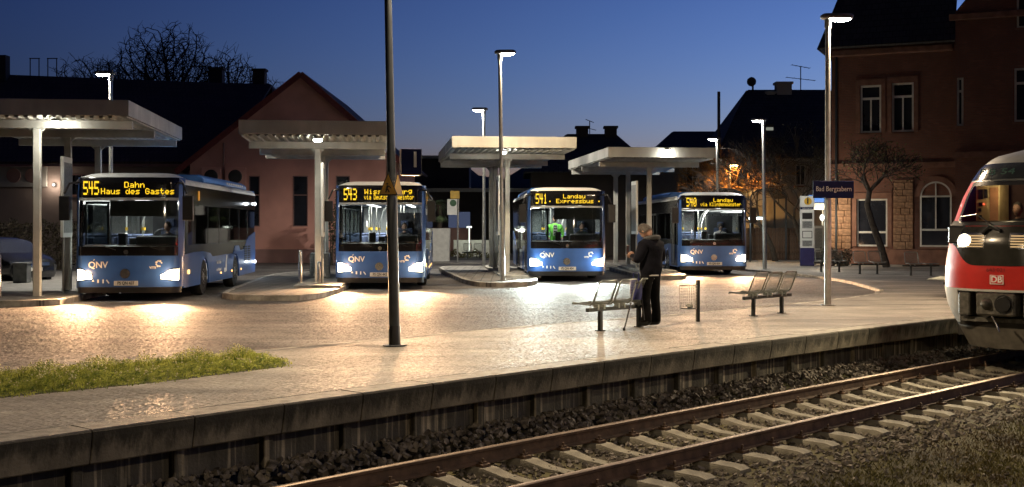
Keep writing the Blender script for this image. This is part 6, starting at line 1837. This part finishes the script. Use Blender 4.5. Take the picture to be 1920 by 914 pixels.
MB().box(-.42, .42, -.05, .05, 2.16, 2.28).build('tube', emat('tube_glow', (.85, 1, .92), .07), t, bevel=.02)
MB().box(-.46, .46, -.06, .06, 2.285, 2.33).build('housing', darkpole, t)
for s in (-.35, .35): MB().bar((s, .05, 0), (s, .05, 2.3), .03, 6).build('post', darkpole, t)
light('POINT', t, (0, -.2, 2.1), .9, (.9, 1, .92), .1)

def leafmass(name, label, cat, boxes, n, size, mat, seed, group=None):
    r = random.Random(seed); t = thing(name, (0, 0, 0), 0, label, cat, group)
    m = MB()
    for i in range(n):
        x0, x1, y0, y1, z0, z1 = r.choice(boxes)
        x, y, z = r.uniform(x0, x1), r.uniform(y0, y1), z0 + (z1 - z0) * r.random() ** .8
        z += .1 * math.sin(x * 5) + .08 * math.sin(x * 11)
        s = r.uniform(.5, 1) * size; e = Vector((r.gauss(0, 1), r.gauss(0, 1), r.gauss(0, 1))).normalized(); a = e.orthogonal().normalized(); b = e.cross(a)
        p = Vector((x, y, max(.02, z)))
        m.add([p - a * s, p - b * s * .5, p + a * s, p + b * s * .5], [(0, 1, 2, 3)])
    m.build('foliage', mat, t, fix=False)
    st_ = MB()
    for i in range(14):
        x0, x1, y0, y1, z0, z1 = boxes[i % len(boxes)]; x = x0 + (x1 - x0) * r.random(); y = (y0 + y1) / 2
        st_.tube([(x, y, 0), (x + r.uniform(-.2, .2), y, z1 * .5), (x + r.uniform(-.4, .4), y, z1 * .9)], [.04, .03, .01], 5)
    st_.build('stems', bark, t)
    return t
leafmass('hedge', 'brown clipped hedge behind the parked car', 'hedge', [(-27, -13.6, 50, 51, 0, 2.0)], 14000, .09, leaf_h, 21)
leafmass('shrub', 'dark shrub behind the posts of the second shelter', 'shrub', [(-8.6, -7.3, 56, 57, .2, 2.6), (-8.3, -7.7, 56, 57, .2, 3.2)], 2600, .09, leaf_h, 22)
leafmass('shrub', 'low dark shrub by the station wall behind the benches', 'shrub', [(13.9, 15.2, 53.5, 54.3, 0, .75)], 1500, .06, leaf_h, 23)
leafmass('shrub', 'low plants in front of the white wall in the distance', 'shrub', [(-4.8, -1.0, 70, 71.5, 0, .35)], 1600, .07, moss_m, 24)

# ------------------------------------------------------------------ trees
def tree(name, label, base, H, spread, seed, top=None, wide=None, r0=.2, levels=5, twigmat=twig, start=None, lean=(0, 0), up=.12, leaves=0, leafmat=None, group='bare trees', ksplit=(2, 3), trunkfrac=.22, leafsize=.05, minr=.012, thick=1.0):
    r = random.Random(seed)
    t = thing(name, base, 0, label, 'tree', group)
    tk = MB(); tw = MB(); lf = MB()
    tips = []
    def grow(p, d, L, rad, lv):
        n = 3 if lv < 3 else 2
        pts = [p.copy()]; rs = [rad]
        dd = d.copy()
        for k in range(n):
            dd = (dd + Vector((r.gauss(0, .16), r.gauss(0, .16), r.gauss(.03, .1)))).normalized()
            p = p + dd * (L / n); pts.append(p.copy()); rs.append(max(minr, rad * (1 - .45 * (k + 1) / n)))
        (tk if lv < 3 else tw).tube(pts, rs, 7 if lv < 2 else (4 if lv < 4 else 3), cap=False)
        if lv >= levels: tips.append(p); return
        m = r.randint(*ksplit) + (1 if lv >= 1 and r.random() < .5 else 0)
        ph = r.uniform(0, 6.28)
        for q in range(m):
            a = ph + q * 2 * PI / m + r.uniform(-.5, .5)
            ax = dd.orthogonal().normalized(); ax = Matrix.Rotation(a, 3, dd) @ ax
            ang = r.uniform(.30, .80) * spread
            nd = (Matrix.Rotation(ang, 3, ax) @ dd + Vector((0, 0, up * r.uniform(.2, .6)))).normalized()
            src = pts[-1] if q < 2 else pts[-2]
            grow(src.copy(), nd, L * r.uniform(.66, .86), rs[-1] * r.uniform(.62, .82), lv + 1)
        if lv >= 2 and r.random() < .6:
            nd = (dd + Vector((r.gauss(0, .7), r.gauss(0, .7), r.gauss(.1, .3)))).normalized()
            grow(pts[1].copy(), nd, L * .55, rs[1] * .5, min(levels, lv + 2))
    if start:
        pts = [Vector(q) for q in start]
        tk.tube(pts, [r0 * (1 - .35 * i / (len(pts) - 1)) for i in range(len(pts))], 9, cap=False)
        p, d = pts[-1], (pts[-1] - pts[-2]).normalized()
        for q in range(4):
            a = q * PI / 2 + r.uniform(0, 1)
            nd = (d + Vector((math.cos(a), math.sin(a), .1)) * .9).normalized()
            grow(p.copy(), nd, H * .26, r0 * .5, 1)
    else:
        grow(Vector((0, 0, 0)), Vector((lean[0], lean[1], 1)).normalized(), H * trunkfrac, r0, 0)
    if top:
        zs = max(v[2] for v in tw.v) ; xw = max(abs(v[0]) for v in tw.v)
        t.scale = ((wide / xw) if wide else top / zs,) * 2 + (top / zs,)
    tk.build('trunk', bark, t, smooth=True, fix=False)
    tw.build('crown', twigmat, t, fix=False)
    if leaves:
        for i in range(leaves):
            p = r.choice(tips) + Vector((r.gauss(0, .12), r.gauss(0, .12), r.gauss(0, .12)))
            e = Vector((r.gauss(0, 1), r.gauss(0, 1), r.gauss(0, 1))).normalized(); a = e.orthogonal().normalized(); b = e.cross(a); s = leafsize * r.uniform(.5, 1.2)
            lf.add([p - a * s, p - b * s * .5, p + a * s, p + b * s * .5], [(0, 1, 2, 3)])
        lf.build('leaves', leafmat, t, fix=False)
    return t
def colony_tree(name, label, base, trunk_h, cz, rx, rz, seed, n=900, step=.26, infl=1.8, kill=.28, tip=.021, group='bare trees', zmin=None):
    """crown grown towards points scattered in a dome (space colonisation), radii by the pipe model"""
    rg = np.random.default_rng(seed)
    pts = []
    zmin = trunk_h - .4 if zmin is None else zmin
    while len(pts) < n:
        q = rg.uniform(-1, 1, 3)
        if np.dot(q, q) > 1: continue
        # lobed outline
        ang = math.atan2(q[1], q[0]); lob = .86 + .14 * math.sin(ang * 3 + seed) * math.cos(q[2] * 4 + seed)
        p = np.array([q[0] * rx * lob, q[1] * rx * lob, cz + q[2] * rz * lob])
        if p[2] > zmin: pts.append(p)
    A = np.array(pts)
    nodes = [np.array([0., 0., z]) for z in np.arange(0, trunk_h, step)]
    par = [-1] + list(range(len(nodes) - 1))
    P_ = np.array(nodes)
    near = np.full(len(A), 1e9); who = np.zeros(len(A), int)
    def upd(idx):
        for k in idx:
            d = np.linalg.norm(A - P_[k], axis=1); m_ = d < near
            near[m_] = d[m_]; who[m_] = k
    upd(range(len(nodes)))
    for it in range(90):
        if len(A) == 0: break
        act = near < (infl if it > 12 else 6.0)
        if not act.any(): break
        new = []
        for k in np.unique(who[act]):
            d = A[act & (who == k)] - P_[k]
            v = (d / np.linalg.norm(d, axis=1)[:, None]).sum(0) + rg.normal(0, .35, 3) + np.array([0, 0, .05])
            L = np.linalg.norm(v)
            if L < 1e-3: continue
            q = P_[k] + v / L * step
            new.append(q); par.append(int(k))
        st_ = len(P_)
        P_ = np.vstack([P_, np.array(new)])
        upd(range(st_, len(P_)))
        keep = near > kill
        A, near, who = A[keep], near[keep], who[keep]
    N_ = len(P_); area = np.zeros(N_); kids = np.zeros(N_, int)
    for k in range(N_ - 1, 0, -1):
        if area[k] == 0: area[k] = tip ** 2.3
        area[par[k]] += area[k]
    rad = area ** (1 / 2.3)
    t = thing(name, base, 0, label, 'tree', group)
    tk = MB(); tw = MB()
    for k in range(1, N_):
        a, b = P_[par[k]], P_[k]; r1, r2 = min(rad[par[k]], rad[k] * 1.25), rad[k]
        (tk if r2 > .07 else tw).bar(a, b, r1, 6 if r2 > .07 else 3, r2, cap=False)
        if r2 <= tip * 1.01:   # fine end twigs
            d = (b - a) / np.linalg.norm(b - a)
            for q in range(2):
                e = b + (d + rg.normal(0, .55, 3)) * rg.uniform(.2, .5)
                tw.bar(b, e, tip * .8, 3, tip * .45, cap=False)
    tk.build('trunk', bark, t, smooth=True, fix=False)
    tw.build('crown', twig, t, fix=False)
    return t
colony_tree('bare_tree', 'largest bare tree above the long dark roof at the left', (-24.4, 85, 0), 8.5, 10.8, 5.0, 5.7, 31, n=5200)
colony_tree('bare_tree', 'bare tree at the left end of the row above the dark roof', (-30.4, 88, 0), 9.0, 11.0, 3.7, 3.8, 32, n=2200)
colony_tree('bare_tree', 'bare tree right of the largest one above the dark roof', (-20.4, 87, 0), 9.0, 11.2, 2.9, 3.8, 33, n=1900)
colony_tree('bare_tree', 'small bare tree at the right end of the row near the pink gable', (-18.2, 90, 0), 8.5, 10.6, 1.9, 2.6, 34, n=700)
tree('bare_tree', 'bare dark tree in front of the large dark house', (13.6, 62.0, 0), 7.6, .9, 35, r0=.16, levels=6, trunkfrac=.28)
tree('bare_tree', 'second bare tree left of the station building', (14.9, 61.5, 0), 8.0, .9, 37, r0=.18, levels=6, trunkfrac=.28, leaves=400, leafmat=leaf_y, leafsize=.07)
tree('willow_bush', 'orange lit bush of upright twigs behind the fourth bus', (13.9, 68.2, 0), 7.0, .85, 38, r0=.13, levels=7, twigmat=twig_o, trunkfrac=.3)
tree('young_tree', 'tree with a curved leaning trunk in front of the station building', (16.3, 52.2, .03), 3.4, 1.0, 39, r0=.17, levels=5, start=[(0, 0, 0), (-.25, 0, .9), (-.62, 0, 1.9), (-.85, 0, 2.7), (-.75, 0, 3.3)], leaves=900, leafmat=leaf_y, leafsize=.07)

# distant dark wooded hills
m = MB(); N = 60
def hz(x): return 16 + 9 * math.exp(-((x + 40) / 32) ** 2) + 4 * math.sin(x * .05) + 1.2 * math.sin(x * .31) + .8 * math.sin(x * .83)
xs = [-400 + 800 * k / 240 for k in range(241)]
vs = []
for x in xs: vs += [(x, 300, -1), (x, 330, hz(x) * .55 + .5 * math.sin(x * 1.7)), (x, 360, hz(x) + .6 * math.sin(x * 2.3)), (x, 460, -1)]
m.add(vs, [(i * 4 + k, i * 4 + k + 1, (i + 1) * 4 + k + 1, (i + 1) * 4 + k) for i in range(240) for k in range(3)])
tag(m.build('hills', hill_m, smooth=True), 'dark wooded hills on the horizon', 'hill', kind='structure')
